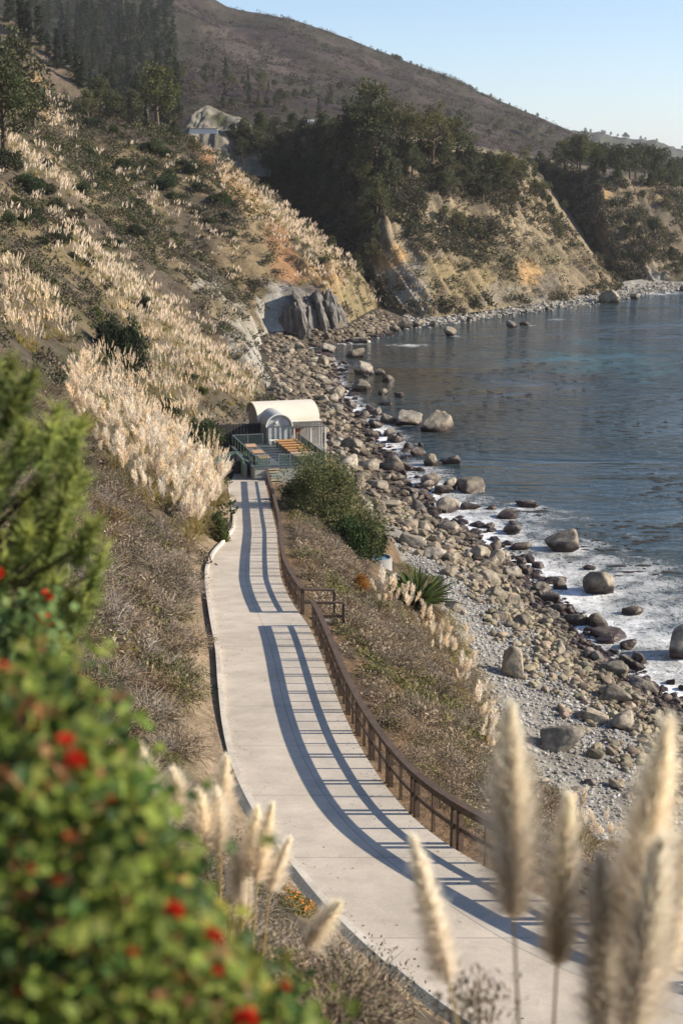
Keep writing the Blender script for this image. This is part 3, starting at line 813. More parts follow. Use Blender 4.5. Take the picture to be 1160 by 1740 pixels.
kb.sweep(np.stack([xL(PY[sel]) - 0.0, PY[sel], zP(PY[sel]) - 0.035 + 0.10 * smooth(36, 44, PY[sel]) * (1 - smooth(88, 98, PY[sel]))], 1), 0.15, 0.26)
kerb = kb.build('kerb', material('kerb_concrete', (0.56, 0.52, 0.45), rough=0.85, noise=((0.5, 0.2), (1.5, 0.15), (12, 0.1))))
tag(kerb, kind='structure', label='low pale kerb along the inland edge of the path')
gt = MB(); sel = (PY > 2) & (PY < 34)
gt.sweep(np.stack([xL(PY[sel]) - 0.32, PY[sel], zP(PY[sel]) + 0.03], 1), 0.55, 0.10)
gut = gt.build('gravel_gutter', material('gutter_gravel', (0.12, 0.125, 0.12), rough=0.9, noise=((20, 0.5),), bump=0.03, bump_scale=30))
tag(gut, kind='structure', label='dark gravel gutter beside the path')
# brown landing at the bottom of the lane
ld = MB(); ld.box((-6.2, 122.6, zP(121) + 0.02), (6.5, 4.6, 0.12))
tag(ld.build('landing', material('landing_earth', (0.30, 0.24, 0.185), rough=0.95, noise=((1.5, 0.2),))), kind='structure', label='brown paved landing before the bathhouse')

# ------------------------------------------------------------------ timber fence along the seaward edge of the path
def fence_run(label, ys, ret_len, ret_at, group='path fence runs'):
    P = np.stack([xR(ys) + 0.16, ys, zP(ys)], 1)
    seg = np.concatenate([[0], np.cumsum(np.linalg.norm(np.diff(P, axis=0), axis=1))])
    at = lambda d: np.array([np.interp(d, seg, P[:, k]) for k in range(3)])
    base = at(0.0) if ret_at == 'start' else at(seg[-1])
    t = thing('wooden_fence', label, 'fence', tuple(base), 0, group)
    Q = P - base
    up = np.array((0, 0, 1.0))
    m = MB(); m.sweep(Q + up * 1.08, 0.19, 0.055); m.sweep(Q + up * 0.975, 0.065, 0.15); m.build('top_rail', M_TIMBER, t)
    m = MB(); m.sweep(Q + up * 0.50, 0.05, 0.105); m.build('middle_rail', M_TIMBER, t)
    d = 0.12; k = 0
    while d < seg[-1] - 0.05:
        c = at(d) - base; a = at(min(d + .1, seg[-1])) - at(d - .1); a /= np.linalg.norm(a)
        ax = np.array([[a[0], a[1], 0], [-a[1], a[0], 0], [0, 0, 1]])
        if k % 2 == 0:
            for s in (-0.14, 0.14):
                m = MB(); m.box(c + a * s + up * 0.36, (0.12, 0.12, 1.08), ax); m.build('post', M_TIMBER, t)
        else:
            m = MB(); m.box(c + up * 0.42, (0.07, 0.07, 0.96), ax); m.build('baluster', M_TIMBER, t)
        d += 1.22; k += 1
    # short return beside the steps down to the beach
    e = (at(0.0) if ret_at == 'start' else at(seg[-1])) - base
    s = np.linspace(0, ret_len, 6)[:, None]
    RR = e + s * np.array((1.0, 0.10, -0.05))
    m = MB(); m.sweep(RR + up * 1.06, 0.16, 0.06); m.build('side_rail', M_TIMBER, t)
    m = MB(); m.sweep(RR + up * 0.48, 0.05, 0.10); m.build('side_rail', M_TIMBER, t)
    for f in (0.02, 0.98):
        m = MB(); m.box(e + f * ret_len * np.array((1.0, 0.10, -0.05)) + up * 0.3, (0.10, 0.10, 1.4)); m.build('post', M_TIMBER, t)
    return t
fence_run('long dark timber fence from the foreground up to the steps gap beside the path', np.arange(16.0, 54.6, 0.4), 1.25, 'end')
fence_run('farther timber fence from the steps gap down to the bathhouse', np.arange(57.4, 118.5, 0.4), 1.35, 'start')
st = thing('wooden_steps', 'timber steps leaving the path through the gap in the fence', 'steps', (float(xR(56.0)) + 0.2, 56.0, float(zP(56.0)) - 0.02), 0)
for i in range(6):
    m = MB(); m.box((0.35 + 0.42 * i, 0.05 * i, -0.10 - 0.19 * i), (0.42, 1.9, 0.07)); m.build('tread', M_GREYWOOD, st)
m = MB(); m.box((1.3, -0.85, -0.72), (2.4, 0.06, 0.25), [[0.91, 0, -0.41], [0, 1, 0], [0.41, 0, 0.91]]); m.build('stringer', M_TIMBER, st)

# ------------------------------------------------------------------ bathhouse, its deck and furniture
ROT = R(15.0)
O3 = np.array((-7.4, 119.5, ZC - 24.3))
E1 = np.array((math.cos(ROT), math.sin(ROT), 0)); E2 = np.array((-math.sin(ROT), math.cos(ROT), 0))
LW = lambda a, b, h: tuple(O3 + E1 * a + E2 * b + np.array((0, 0, h)))
def barrel(m, x0, x1, y0, y1, z0, rise, axis, th=0.12, k=24):
    """vault shell; axis 'x': runs along x and spans y0..y1; axis 'y': the other way"""
    an = np.linspace(0, math.pi, k + 1)
    def sec(g):
        if axis == 'x': c, h = (y0 + y1) / 2, (y1 - y0) / 2 + g
        else: c, h = (x0 + x1) / 2, (x1 - x0) / 2 + g
        return c - np.cos(an) * h, z0 + np.sin(an) * (rise + g)
    po, zo = sec(th); pi_, zi = sec(0.0)
    V = []
    for e in (0, 1):
        for p, z in ((po, zo), (pi_, zi)):
            r = np.full(k + 1, (x0, x1)[e] if axis == 'x' else (y0, y1)[e])
            V.append(np.stack([r, p, z], 1) if axis == 'x' else np.stack([p, r, z], 1))
    n = k + 1; f = []
    for i in range(k):
        f += [[i, i + 1, 2 * n + i + 1, 2 * n + i], [n + i, 3 * n + i, 3 * n + i + 1, n + i + 1], [i, n + i, n + i + 1, i + 1], [2 * n + i, 2 * n + i + 1, 3 * n + i + 1, 3 * n + i]]
    f += [[0, 2 * n, 3 * n, n], [k, n + k, 3 * n + k, 2 * n + k]]
    m.add(np.concatenate(V), f)
def lunette(m, c, half, z0, rise, y, th=0.08, k=24, axis='x'):
    an = np.linspace(0, math.pi, k + 1)
    p = c - np.cos(an) * half; z = z0 + np.sin(an) * rise
    for i in range(k):
        q = [(p[i], z0), (p[i + 1], z0), (p[i + 1], z[i + 1]), (p[i], z[i])]
        V = [(a, y + s, b) if axis == 'x' else (y + s, a, b) for s in (0, th) for a, b in q]
        m.add(V, [[0, 1, 2, 3], [7, 6, 5, 4], [0, 4, 5, 1], [1, 5, 6, 2], [2, 6, 7, 3], [3, 7, 4, 0]])
bh = thing('bathhouse', 'small grey bathhouse under white barrel vaulted roofs below the path end', 'building', LW(0, 0, 0), ROT)
m = MB()
m.box((6.25, 14.06, -1.6), (5.9, 0.12, 6.5)); m.box((6.25, 19.0, -1.6), (5.9, 0.12, 6.5)); m.box((3.36, 16.53, -1.6), (0.12, 4.8, 6.5)); m.box((9.14, 16.53, -1.6), (0.12, 4.8, 6.5))
lunette(m, 16.53, 2.5, 1.66, 1.2, 3.32, 0.09, axis='y'); lunette(m, 16.53, 2.5, 1.66, 1.2, 9.1, 0.09, axis='y')
m.build('wall', M_GREYWOOD, bh)
m = MB(); barrel(m, 3.1, 9.15, 13.75, 19.3, 1.62, 1.32, 'x'); m.build('roof', M_ROOF, bh)
m = MB(); m.box((7.6, 13.45, 1.58), (3.3, 0.75, 0.07)); m.build('eave', M_ROOF, bh)
m = MB(); m.box((3.38, 12.4, -0.7), (0.11, 3.2, 4.6)); m.box((5.66, 12.4, -0.7), (0.11, 3.2, 4.6)); m.box((4.52, 10.82, -1.6), (2.16, 0.1, 2.8)); m.build('porch_wall', M_GREYWOOD, bh)
m = MB(); barrel(m, 3.38, 5.66, 10.68, 15.6, 1.6, 1.06, 'y', 0.08); m.build('porch_roof', material('porch_roof_sheet', (0.42, 0.42, 0.40), rough=0.5, noise=((1.0, 0.1),)), bh)
m = MB(); barrel(m, 3.34, 5.70, 10.56, 10.68, 1.6, 1.10, 'y', 0.11); m.build('arch_trim', M_WHITE, bh)
M_GABLE = material('gable_panel', (0.45, 0.46, 0.46), rough=0.4, noise=((1.3, 0.15),), streak=((3, 3, 0.5), 0.15))
m = MB(); lunette(m, 4.52, 1.12, 1.6, 1.04, 10.80, 0.05); m.box((4.52, 10.83, 0.72), (2.2, 0.05, 1.74)); gb = m.build('gable', M_GABLE, bh)
m = MB()
for x in (3.5, 4.05, 4.52, 4.98, 5.54): m.box((x, 10.775, 0.72), (0.05, 0.05, 1.74))
m.box((4.52, 10.772, 1.62), (2.2, 0.055, 0.06)); m.build('frame', M_STEEL, gb)
m = MB(); m.tube([(4.30, 10.60, 1.98), (4.30, 10.78, 1.98)], [0.15, 0.15], 14); m.build('wall_lamp', M_WHITE, bh)
m = MB()
for i in range(12): m.box((5.85 + 0.27 * i, 12.35, 1.50), (0.06, 3.3, 0.10))
m.box((7.4, 10.85, 1.40), (3.4, 0.08, 0.12)); m.box((7.4, 13.2, 1.40), (3.4, 0.08, 0.12)); pg = m.build('pergola', M_GREYWOOD, bh)
for x, y in ((6.0, 10.85), (7.6, 10.85), (9.0, 10.85), (9.0, 12.2), (9.0, 13.2)):
    m = MB(); m.box((x, y, -0.6), (0.10, 0.10, 3.9)); m.build('post', M_WHITE, bh)
m = MB()
for i in range(9): m.box((7.55 + 0.17 * i, 10.95, -0.1), (0.06, 0.04, 2.7))
m.build('slat_screen', M_GREYWOOD, bh)
m = MB(); m.box((7.0, 13.97, 0.35), (0.62, 0.06, 1.95)); m.build('door', M_DOOR, bh)
m = MB(); m.box((6.2, 13.98, 0.3), (0.9, 0.05, 2.2)); m.build('wall_panel', M_CONC, bh)
m = MB(); m.box((7.4, 12.4, -0.85), (3.4, 3.2, 0.15)); m.build('floor_slab', M_CONC, bh)

dk = thing('sun_deck', 'raised massage deck on a pale concrete base, railed with green glass', 'deck', LW(0, 0, 0), ROT)
m = MB(); m.box((3.1, 0.08, -0.95), (6.2, 0.16, 1.7)); m.box((6.12, 5.4, -2.0), (0.16, 10.5, 3.8)); m.box((0.08, 5.4, -0.95), (0.16, 10.5, 1.7)); m.build('base_wall', M_CONC, dk)
m = MB(); m.box((3.1, 5.4, -0.06), (6.5, 10.9, 0.1)); m.build('deck_floor', M_DECK, dk)
def glass_line(p0, p1, n):
    p0 = np.array(p0, float); p1 = np.array(p1, float); a = (p1 - p0); L_ = np.linalg.norm(a); a /= L_
    ax = [[a[0], a[1], 0], [-a[1], a[0], 0], [0, 0, 1]]
    for i in range(n):
        c = p0 + a * L_ * (i + 0.5) / n
        m = MB(); m.box(c + (0, 0, 0.54), (L_ / n - 0.06, 0.014, 0.92), ax); m.build('glass_panel', M_GLASS, dk)
    for i in range(n + 1):
        m = MB(); m.box(p0 + a * L_ * i / n + (0, 0, 0.5), (0.05, 0.05, 1.02), ax); m.build('rail_post', M_STEEL, dk)
    m = MB(); m.box(p0 + a * L_ / 2 + (0, 0, 1.035), (L_ + 0.05, 0.07, 0.05), ax); m.build('hand_rail', M_STEEL, dk)
glass_line((0.05, 0.05, 0), (1.1, 0.05, 0), 1); glass_line((2.1, 0.05, 0), (6.15, 0.05, 0), 4); glass_line((6.15, 0.05, 0), (6.15, 10.4, 0), 8); glass_line((0.05, 0.05, 0), (0.05, 10.4, 0), 8); glass_line((0.05, 10.4, 0), (2.9, 10.4, 0), 2)
for i in range(6):
    m = MB(); m.box((1.6, -0.16 - 0.24 * i, -0.17 - 0.19 * i), (0.98, 0.26, 0.06)); m.build('step', M_STEPWOOD, dk)
m = MB(); m.box((1.6, -0.55, -0.85), (0.8, 0.9, 0.7)); m.build('step_base', M_GREENCONC, dk)

def table_proto(name, label, loc, L, W, H, rz, nslat, group):
    t = thing(name, label, 'table', loc, rz, group)
    m = MB()
    for i in range(nslat):
        m.box((0, -W / 2 + W * (i + 0.5) / nslat, H), (L, W / nslat - 0.012, 0.05))
    m.build('table_top', M_DECKWOOD, t)
    m = MB(); m.box((0, 0, H - 0.07), (L - 0.25, W - 0.2, 0.06)); m.build('apron', M_DARKWOOD, t)
    for x in (-1, 1):
        for y in (-1, 1):
            m = MB(); m.box((x * (L / 2 - 0.16), y * (W / 2 - 0.11), (H - 0.05) / 2), (0.06, 0.06, H - 0.05)); m.build('leg', M_DARKWOOD, t)
    return t
ordn = ['nearest', 'second nearest', 'third nearest', 'middle', 'third farthest', 'second farthest', 'farthest']
tb = None
for i in range(7):
    loc = LW(4.75, 1.25 + 1.22 * i, 0.0)
    lab = ordn[i] + ' of the long timber massage tables in the row along the right glass rail'
    if tb is None: tb = table_proto('massage_table', lab, loc, 2.05, 0.74, 0.66, ROT, 6, 'massage tables on the deck')
    else: dup(tb, loc, (0, 0, ROT + R(random.uniform(-2, 2))), 1.0, lab)
for i, b_ in enumerate((1.9, 4.4, 7.4)):
    dup(tb, LW(1.15, b_, 0.0), (0, 0, ROT + R(random.uniform(-4, 4))), (0.46, 2.1, 0.85), ('nearest', 'middle', 'farthest')[i] + ' of the three short timber tables along the left glass rail', 'short tables on the deck')
wb = thing('white_bench', 'small white bench against the grey arched gable', 'bench', LW(3.9, 10.2, 0), ROT)
m = MB(); m.box((0, 0, 0.42), (0.9, 0.4, 0.07)); m.build('seat', M_WHITE, wb)
for x in (-0.38, 0.38):
    m = MB(); m.box((x, 0, 0.19), (0.06, 0.36, 0.39)); m.build('leg', M_WHITE, wb)

en = thing('stair_enclosure', 'walled stairwell with dark doorway left of the deck', 'enclosure', LW(-1.3, 2.5, -1.2), ROT)
m = MB(); m.box((-1.25, 0.6, 0.35), (0.22, 6.4, 1.3), [[1, 0, 0], [0.12, 0.985, -0.12], [0, 0.12, 0.993]]); m.build('side_wall', M_CONC, en)
m = MB(); m.box((0.0, 3.9, 0.5), (2.4, 0.2, 1.9)); m.box((0.95, 2.2, 0.45), (0.2, 3.2, 1.8)); m.build('back_wall', M_GREENCONC, en)
m = MB(); m.box((-0.15, 1.1, 0.4), (1.9, 0.08, 1.5)); m.build('doorway', M_DARKWOOD, en)
m = MB(); m.box((0.85, 0.2, 0.42), (0.18, 2.0, 1.55)); m.build('door_jamb', M_GREENCONC, en)
sc = thing('wooden_screen', 'dark timber screen wall behind the left side of the deck', 'screen', LW(0.4, 13.6, -1.2), ROT)
m = MB()
for i in range(22): m.box((-3.3 + 0.3 * i, 0, 1.25), (0.28, 0.04, 2.9))
m.build('boards', M_DARKWOOD, sc)
m = MB(); m.box((0, 0.06, 2.4), (6.6, 0.08, 0.1)); m.box((0, 0.06, 0.6), (6.6, 0.08, 0.1)); m.build('rail', M_DARKWOOD, sc)
pw = thing('picket_fence', 'low grey picket fence on the rocks behind the bathhouse roof', 'fence', LW(4.5, 24.0, -4.0), ROT)
for i in range(16):
    m = MB(); m.box((-1.8 + 0.26 * i, 0, 2.1), (0.10, 0.05, 3.8 + 0.2 * math.sin(i))); m.build('picket', M_GREYWOOD, pw)
m = MB(); m.box((0.15, 0.06, 3.2), (4.2, 0.05, 0.1)); m.build('rail', M_GREYWOOD, pw)

# round hot tubs on the terrace below the fence
def tub(px, py, z, dia, lab):
    p = at_z(px, py, z)
    t = thing('hot_tub', lab, 'hot tub', (p[0], p[1], z - 1.0), 0, 'hot tubs')
    an = np.linspace(0, 2 * math.pi, 33)[:-1]; c, s = np.cos(an), np.sin(an); r = dia / 2
    V = np.concatenate([np.stack([c * q, s * q, 0 * c + h], 1) for q, h in ((r, -2.5), (r, 1.0), (r - 0.14, 1.0), (r - 0.14, 0.2))])
    F = [[k * 32 + i, k * 32 + (i + 1) % 32, k * 32 + 32 + (i + 1) % 32, k * 32 + 32 + i] for k in range(3) for i in range(32)]
    obj('basin', V, np.array(F), M_WALLG, t)
    V = np.concatenate([np.stack([c * (r - 0.14), s * (r - 0.14), 0 * c + 0.86], 1), [[0, 0, 0.86]]])
    F = np.array([[i, (i + 1) % 32, 32] for i in range(32)])
    obj('water', V, F, M_TUBW, t)
M_TUBW = material('tub_water', (0.10, 0.22, 0.30), rough=0.06, spec=0.6)
tub(640, 946, 8.1, 2.3, 'round hot tub with blue water, tucked behind the big dark shrub')
tub(652, 980, 8.1, 2.4, 'round hot tub with a pale rim above the spiky plant')

# ------------------------------------------------------------------ rocks
def ico(sub):
    bm = bmesh.new(); bmesh.ops.create_icosphere(bm, subdivisions=sub, radius=0.5)
    V = np.array([v.co[:] for v in bm.verts]); F = np.array([[v.index for v in f.verts] for f in bm.faces]); bm.free()
    return V, F
IC1, IC2, IC3, IC4 = ico(1), ico(2), ico(3), ico(4)
def rock_shape(seed, base=IC4, cuts=15, sq=(1, 0.85, 0.62)):
    r = np.random.default_rng(seed); V = base[0].copy(); D = V / 0.5
    V = V * (0.74 + 0.60 * fbm(D[:, 0] * 1.3 + seed, D[:, 1] * 1.3, D[:, 2] * 1.3, 3, seed))[:, None]
    for _ in range(cuts):
        n = r.normal(size=3); n /= np.linalg.norm(n); d = r.uniform(0.24, 0.43)
        V = V - np.maximum(V @ n - d, 0)[:, None] * n * 0.88
    V = V * (0.91 + 0.18 * fbm(D[:, 0] * 3.5 + seed, D[:, 1] * 4, D[:, 2] * 4, 4, seed + 3))[:, None]
    return V * np.array(sq)
ROCKS = [mesh_data('boulder', rock_shape(300 + i, sq=((1, 0.85, 0.66), (1, 0.75, 0.5), (1, 0.95, 0.8))[i % 3]), IC4[1], smooth_=True) for i in range(10)]
for me in ROCKS: me.materials.append(M_ROCK)
NB = [0]
def boulder(loc, size, label, group=None, i=None, rz=None, tilt=0.15, sq=(1, 1, 1), name='boulder'):
    o = link(name, ROCKS[NB[0] % len(ROCKS) if i is None else i], None, None, tuple(loc)); NB[0] += 1
    o.rotation_euler = (random.uniform(-tilt, tilt), random.uniform(-tilt, tilt), random.uniform(0, 6.28) if rz is None else rz)
    o.scale = (size * sq[0], size * sq[1], size * sq[2])
    return tag(o, label, 'boulder', group)
for (px, py, w, lab) in SEA_ROCKS:
    p, W = rock_px(px, py, w, 0.0)
    flat = 0.55 if ('low' in lab or 'flat' in lab or 'slab' in lab) else 1.0
    boulder((p[0], p[1] + W * 0.2, W * (0.17 if flat == 1 else 0.08)), W * 1.12, lab, 'boulders standing in the sea', rz=random.choice((0, 3.1)) + random.uniform(-0.3, 0.3), sq=(1, 0.9, flat * 1.05))
BEACH_ROCKS = [(872, 1150, 52, 1.35, 'tall pointed grey boulder standing alone on the grey cobbles'), (952, 1275, 84, 0.9, 'big smooth tan boulder lying on the cobbles, lower right'),
               (1012, 1230, 44, 0.9, 'grey boulder with a shaded side just behind the big smooth tan one'), (1045, 1195, 60, 0.9, 'brown boulder heaped above the shore edge, beside the foam at right'),
               (1040, 1150, 50, 0.9, 'grey angular boulder higher up the heap from the brown one at the right shore'), (1058, 1240, 56, 0.9, 'tan boulder lowest in the heap at the right shore'),
               (770, 1040, 34, 1.1, 'grey block at the landward edge of the cobbles beside the spiky plant'), (1003, 1335, 24, 0.8, 'small ochre boulder alone on the lower cobbles'),
               (980, 1345, 20, 0.7, 'small pale boulder left of the ochre one on the cobbles'), (905, 1330, 46, 0.6, 'half buried tan slab on the cobbles below the big smooth boulder'),
               (845, 960, 40, 0.9, 'grey angular boulder in the middle of the boulder bank'), (735, 950, 46, 0.8, 'large grey boulder at the landward edge right of the hot tubs'), (700, 930, 50, 0.8, 'large flat grey boulder just above the hot tubs'),
               (868, 985, 44, 0.9, 'tan boulder at the foam edge in the middle of the bank'), (760, 905, 40, 0.8, 'tan boulder in the heap above the middle of the bank'),
               (590, 800, 56, 0.8, 'pale boulder with reddish ice plant right of the deck'), (625, 800, 48, 0.8, 'big grey boulder right of the deck, beside the ice plant one'), (600, 765, 44, 0.8, 'tan boulder behind the right deck corner'), (645, 830, 36, 0.8, 'pale boulder right of the big dark shrub'), (655, 865, 44, 0.8, 'grey boulder at the right edge of the big dark shrub')]
placed = []
for (px, py, w, sz, lab) in BEACH_ROCKS:
    h = hit(px, py)
    p = np.array(h[0]); W = w * h[1] / FPX
    boulder((p[0], p[1] + W * 0.2, p[2] + W * 0.2 * sz), W * 1.15, lab, 'boulders on the beach', sq=(1, 0.85, sz), rz=random.uniform(-0.4, 0.4))
    placed.append((p[0], p[1], W))
# the boulder bank between the cobbles and the surf
zones = [(72, 100, 36, (2.0, 3.15), 'tan-brown boulder in the bank beside the lower surf at right', 'boulders of the lower bank'),
         (100, 140, 108, (2.0, 3.15), 'tan-brown boulder in the bank between the cobbles and the middle surf', 'boulders of the middle bank'),
         (140, 200, 56, (2.15, 3.35), 'boulder on the narrow rocky shore just beyond the bathhouse', 'boulders beyond the bathhouse'),
         (200, 309, 62, (1.95, 3.45), 'dark boulder on the rocky shore under the near cliff', 'boulders under the near cliff')]
for (u0, u1, cnt, (q0, q1), lab, grp) in zones:
    for _ in range(cnt):
        u = random.uniform(u0, u1)
        q = q0 + (q1 - q0) * random.random() ** (0.55 if u < 140 else 0.8)
        p = lower_point([u], [min(q, 3.0)])[0, 0]
        if q > 3: p = p + np.array(((q - 3) * 22, 0, 0)); p[2] = -0.1
        if u1 <= 140 and q < 2.35 and random.random() < 0.75: continue
        s = (0.65 + 1.4 * random.random() ** 2.2) * (1.0 if u < 140 else 1.35 if u < 200 else 1.75) * (0.75 + 0.5 * max(0, q - 2.3))
        boulder((p[0], p[1], p[2] + 0.16 * s), s * 1.25, lab, grp, sq=(1, 0.85 + 0.3 * random.random(), 0.8 + 0.4 * random.random()))
def merged_rocks(name, pts, sizes, cols, base, label, seeds=6, mat=None):
    shapes = [rock_shape(500 + i, base, 5, (1, 0.82, 0.62)) for i in range(seeds)]
    n = len(pts); k = len(base[0])
    V = np.empty((n, k, 3)); idx = RNG.integers(0, seeds, n); an = RNG.uniform(0, 2 * math.pi, n); ti = RNG.normal(0, 0.35, n)
    for i in range(seeds):
        s_ = idx == i; q = shapes[i][None] * sizes[s_][:, None, None] * RNG.uniform(0.8, 1.2, (s_.sum(), 1, 3))
        ct, st_ = np.cos(ti[s_])[:, None], np.sin(ti[s_])[:, None]
        y = q[..., 1] * ct - q[..., 2] * st_; z = q[..., 1] * st_ + q[..., 2] * ct; x = q[..., 0]
        c, s2 = np.cos(an[s_])[:, None], np.sin(an[s_])[:, None]
        V[s_] = np.stack([x * c - y * s2, x * s2 + y * c, z], -1) + pts[s_][:, None]
    F = (base[1][None] + (np.arange(n) * k)[:, None, None]).reshape(-1, 3)
    return tag(obj(name, V.reshape(-1, 3), F, mat or M_COBBLE, col=np.repeat(cols, k, 0), smooth_=False), label, None, None, 'stuff')
def beach_pts(u0, u1, n, q0, q1, pw):
    out = []
    u = RNG.uniform(u0, u1, n); q = q0 + (q1 - q0) * RNG.random(n) ** pw
    tb_u = np.arange(u0, u1 + 1, 1.0); tb_q = np.linspace(q0, q1, 60)
    T = lower_point(tb_u, np.minimum(tb_q, 3.3))
    iu = np.clip(np.round(u - u0).astype(int), 0, len(tb_u) - 1); iq = np.clip(np.round((q - q0) / (q1 - q0) * 59).astype(int), 0, 59)
    p = T[iu, iq].copy(); nx = T[iu, np.minimum(iq + 1, 59)]
    p += (nx - p) * RNG.random((n, 1)); p[:, 1] = u
    return p, q
p, q = beach_pts(58, 128, 15000, 1.98, 3.08, 0.85)
tanm = smooth(2.40, 2.62, q + 0.35 * (fbm(p[:, 0] / 4, p[:, 1] / 4, oct=3, seed=301) - 0.5))
sz = (0.17 + 0.26 * RNG.random(len(p)) ** 2.5) * (0.9 + 0.55 * tanm)
cc = (np.array((0.36, 0.355, 0.34)) * (1 - tanm[:, None]) + np.array((0.27, 0.225, 0.155)) * tanm[:, None]) * RNG.uniform(0.55, 1.35, (len(p), 1)) * (1 + RNG.normal(0, 0.025, (len(p), 3)))
p[:, 2] += 0.16 * sz
merged_rocks('cobbles', p, sz, cc, IC1, 'grey and tan cobbles covering the beach below the path')
p, q = beach_pts(74, 150, 1500, 2.25, 3.06, 0.8)
sz = 0.45 + 0.55 * RNG.random(len(p)) ** 1.5
cc = np.array((0.27, 0.23, 0.165)) * RNG.uniform(0.6, 1.3, (len(p), 1)) * (1 + RNG.normal(0, 0.04, (len(p), 3)))
p[:, 2] += 0.2 * sz
merged_rocks('stones', p, sz, cc, IC2, 'knee high tan stones packed between the boulders of the bank', 10)
p, q = beach_pts(124, 362, 4800, 1.9, 3.1, 0.8)
sz = 0.35 + 1.7 * RNG.random(len(p)) ** 3
cc = np.array((0.20, 0.165, 0.122)) * RNG.uniform(0.45, 1.4, (len(p), 1))
p[:, 2] += 0.12 * sz
merged_rocks('rubble', p, sz, cc, IC1, 'broken rock littering the narrow shore beyond the bathhouse')
# cobble strip and rocks at the foot of the far bluffs
n = 4200; fi_ = RNG.uniform(0, 158, n); tr = RNG.uniform(0.9, 3.4, n)
i0 = fi_.astype(int); k0 = tr.astype(int); fr = (tr - k0)[:, None]; fu = (fi_ - i0)[:, None]
p = (FB[i0, k0] * (1 - fr) + FB[i0, np.minimum(k0 + 1, 4)] * fr) * (1 - fu) + (FB[i0 + 1, k0] * (1 - fr) + FB[i0 + 1, np.minimum(k0 + 1, 4)] * fr) * fu
p[:, :2] += RNG.normal(0, 2.0, (n, 2)); sz = 0.4 + 1.5 * RNG.random(n) ** 3.5; p[:, 2] += 0.1
merged_rocks('far_cobbles', p, sz, np.array((0.33, 0.315, 0.28)) * RNG.uniform(0.45, 1.3, (n, 1)), ico(1), 'pale stones along the far beach', mat=M_COBBLE2)
for k in range(12):
    i = random.randint(8, 140); t_ = random.uniform(0.6, 1.7); pp = FB[i, 1] * (2 - t_) + FB[i, 2] * (t_ - 1) if t_ > 1 else FB[i, 1]
    boulder((pp[0] + random.uniform(-2, 2), pp[1] + random.uniform(-2, 2), 0.3), random.uniform(1.5, 3.6), 'dark boulder along the waterline of the far beach', 'boulders of the far waterline')
for px, py, w in ((650, 563, 24), (672, 560, 22), (690, 556, 26), (710, 553, 22), (735, 553, 20), (1035, 512, 40), (1075, 506, 18)):
    pq, W = rock_px(px, py, w, 0.4)
    boulder((pq[0], pq[1], 0.8), W * 1.15, 'tan boulder in the row at the near end of the far beach' if px < 800 else 'dark rock off the point where the far beach narrows', 'boulders at the near end of the far beach' if px < 800 else 'rocks off the far point')
# dark rock fins at the foot of the near cliff
def fin(px, top, bot, w, lab, seed):
    h = at_z(px, bot, 0.5); d = math.hypot(h[0], h[1]); H = (bot - top) * d / FPX; W = w * d / FPX
    V = IC4[0].copy() * 2; D = V.copy()
    V = np.sign(V) * np.abs(V) ** np.array((0.7, 0.7, 0.55))
    V[:, 0] *= 0.62 * W * (1 - 0.6 * smooth(-0.2, 1, D[:, 2])); V[:, 1] *= 4.5; V[:, 2] *= 0.5 * H
    g = np.abs(fbm(V[:, 0] * 0.45, V[:, 1] * 0.45, V[:, 2] * 0.05, 5, seed) - 0.5) * 2 - 0.22
    V[:, :2] += np.stack([D[:, 0], D[:, 1]], 1) * (g * 5.5)[:, None]
    V[:, 2] += 4.5 * (fbm(V[:, 0] * 0.5, V[:, 1] * 0.4, seed * 1.0, 4, seed + 2) - 0.5) * smooth(-.2, .8, D[:, 2])
    V[:, 0] -= 0.22 * (V[:, 2] + H / 2) * (1 if True else 0) * 0.6
    o = obj('rock_fin', V, IC4[1], M_CLIFF, loc=(h[0], h[1] + 2.5, 0.5 + H / 2 - 0.5))
    tag(o, lab, 'rock', 'dark rock fins at the cliff foot')
for k, (px, top, bot, w) in enumerate(((512, 495, 584, 26), (530, 500, 580, 24), (549, 492, 578, 26), (570, 496, 574, 24))):
    fin(px, top, bot, w, ('leftmost', 'second from the left', 'third from the left', 'rightmost')[k] + ' of the dark upright rock fins at the cliff foot', 401 + k)
# ------------------------------------------------------------------ vegetation builders
def unit(v): return v / (np.linalg.norm(v, axis=-1, keepdims=True) + 1e-9)
def rdir(n, rng): return unit(rng.normal(size=(n, 3)))
def cards(P, T, Nn, L, W):
    """leaf-shaped diamonds: base P, direction T, face normal ~Nn"""
    Sd = unit(np.cross(T, Nn)); L = np.broadcast_to(L, (len(P),))[:, None]; W = np.broadcast_to(W, (len(P),))[:, None]
    Up = np.cross(Sd, T)
    V = np.stack([P, P + T * L * 0.5 + Sd * W * 0.5 + Up * L * 0.06, P + T * L, P + T * L * 0.5 - Sd * W * 0.5 + Up * L * 0.06], 1)
    n = len(P)
    return V.reshape(-1, 3), np.arange(n * 4).reshape(n, 4)
def tris(P, T, L, W, rng):
    Sd = unit(np.cross(T, rdir(len(P), rng))); L = np.broadcast_to(L, (len(P),))[:, None]; W = np.broadcast_to(W, (len(P),))[:, None]
    V = np.stack([P - Sd * W / 2, P + Sd * W / 2, P + T * L], 1)
    return V.reshape(-1, 3), np.arange(len(P) * 3).reshape(-1, 3)
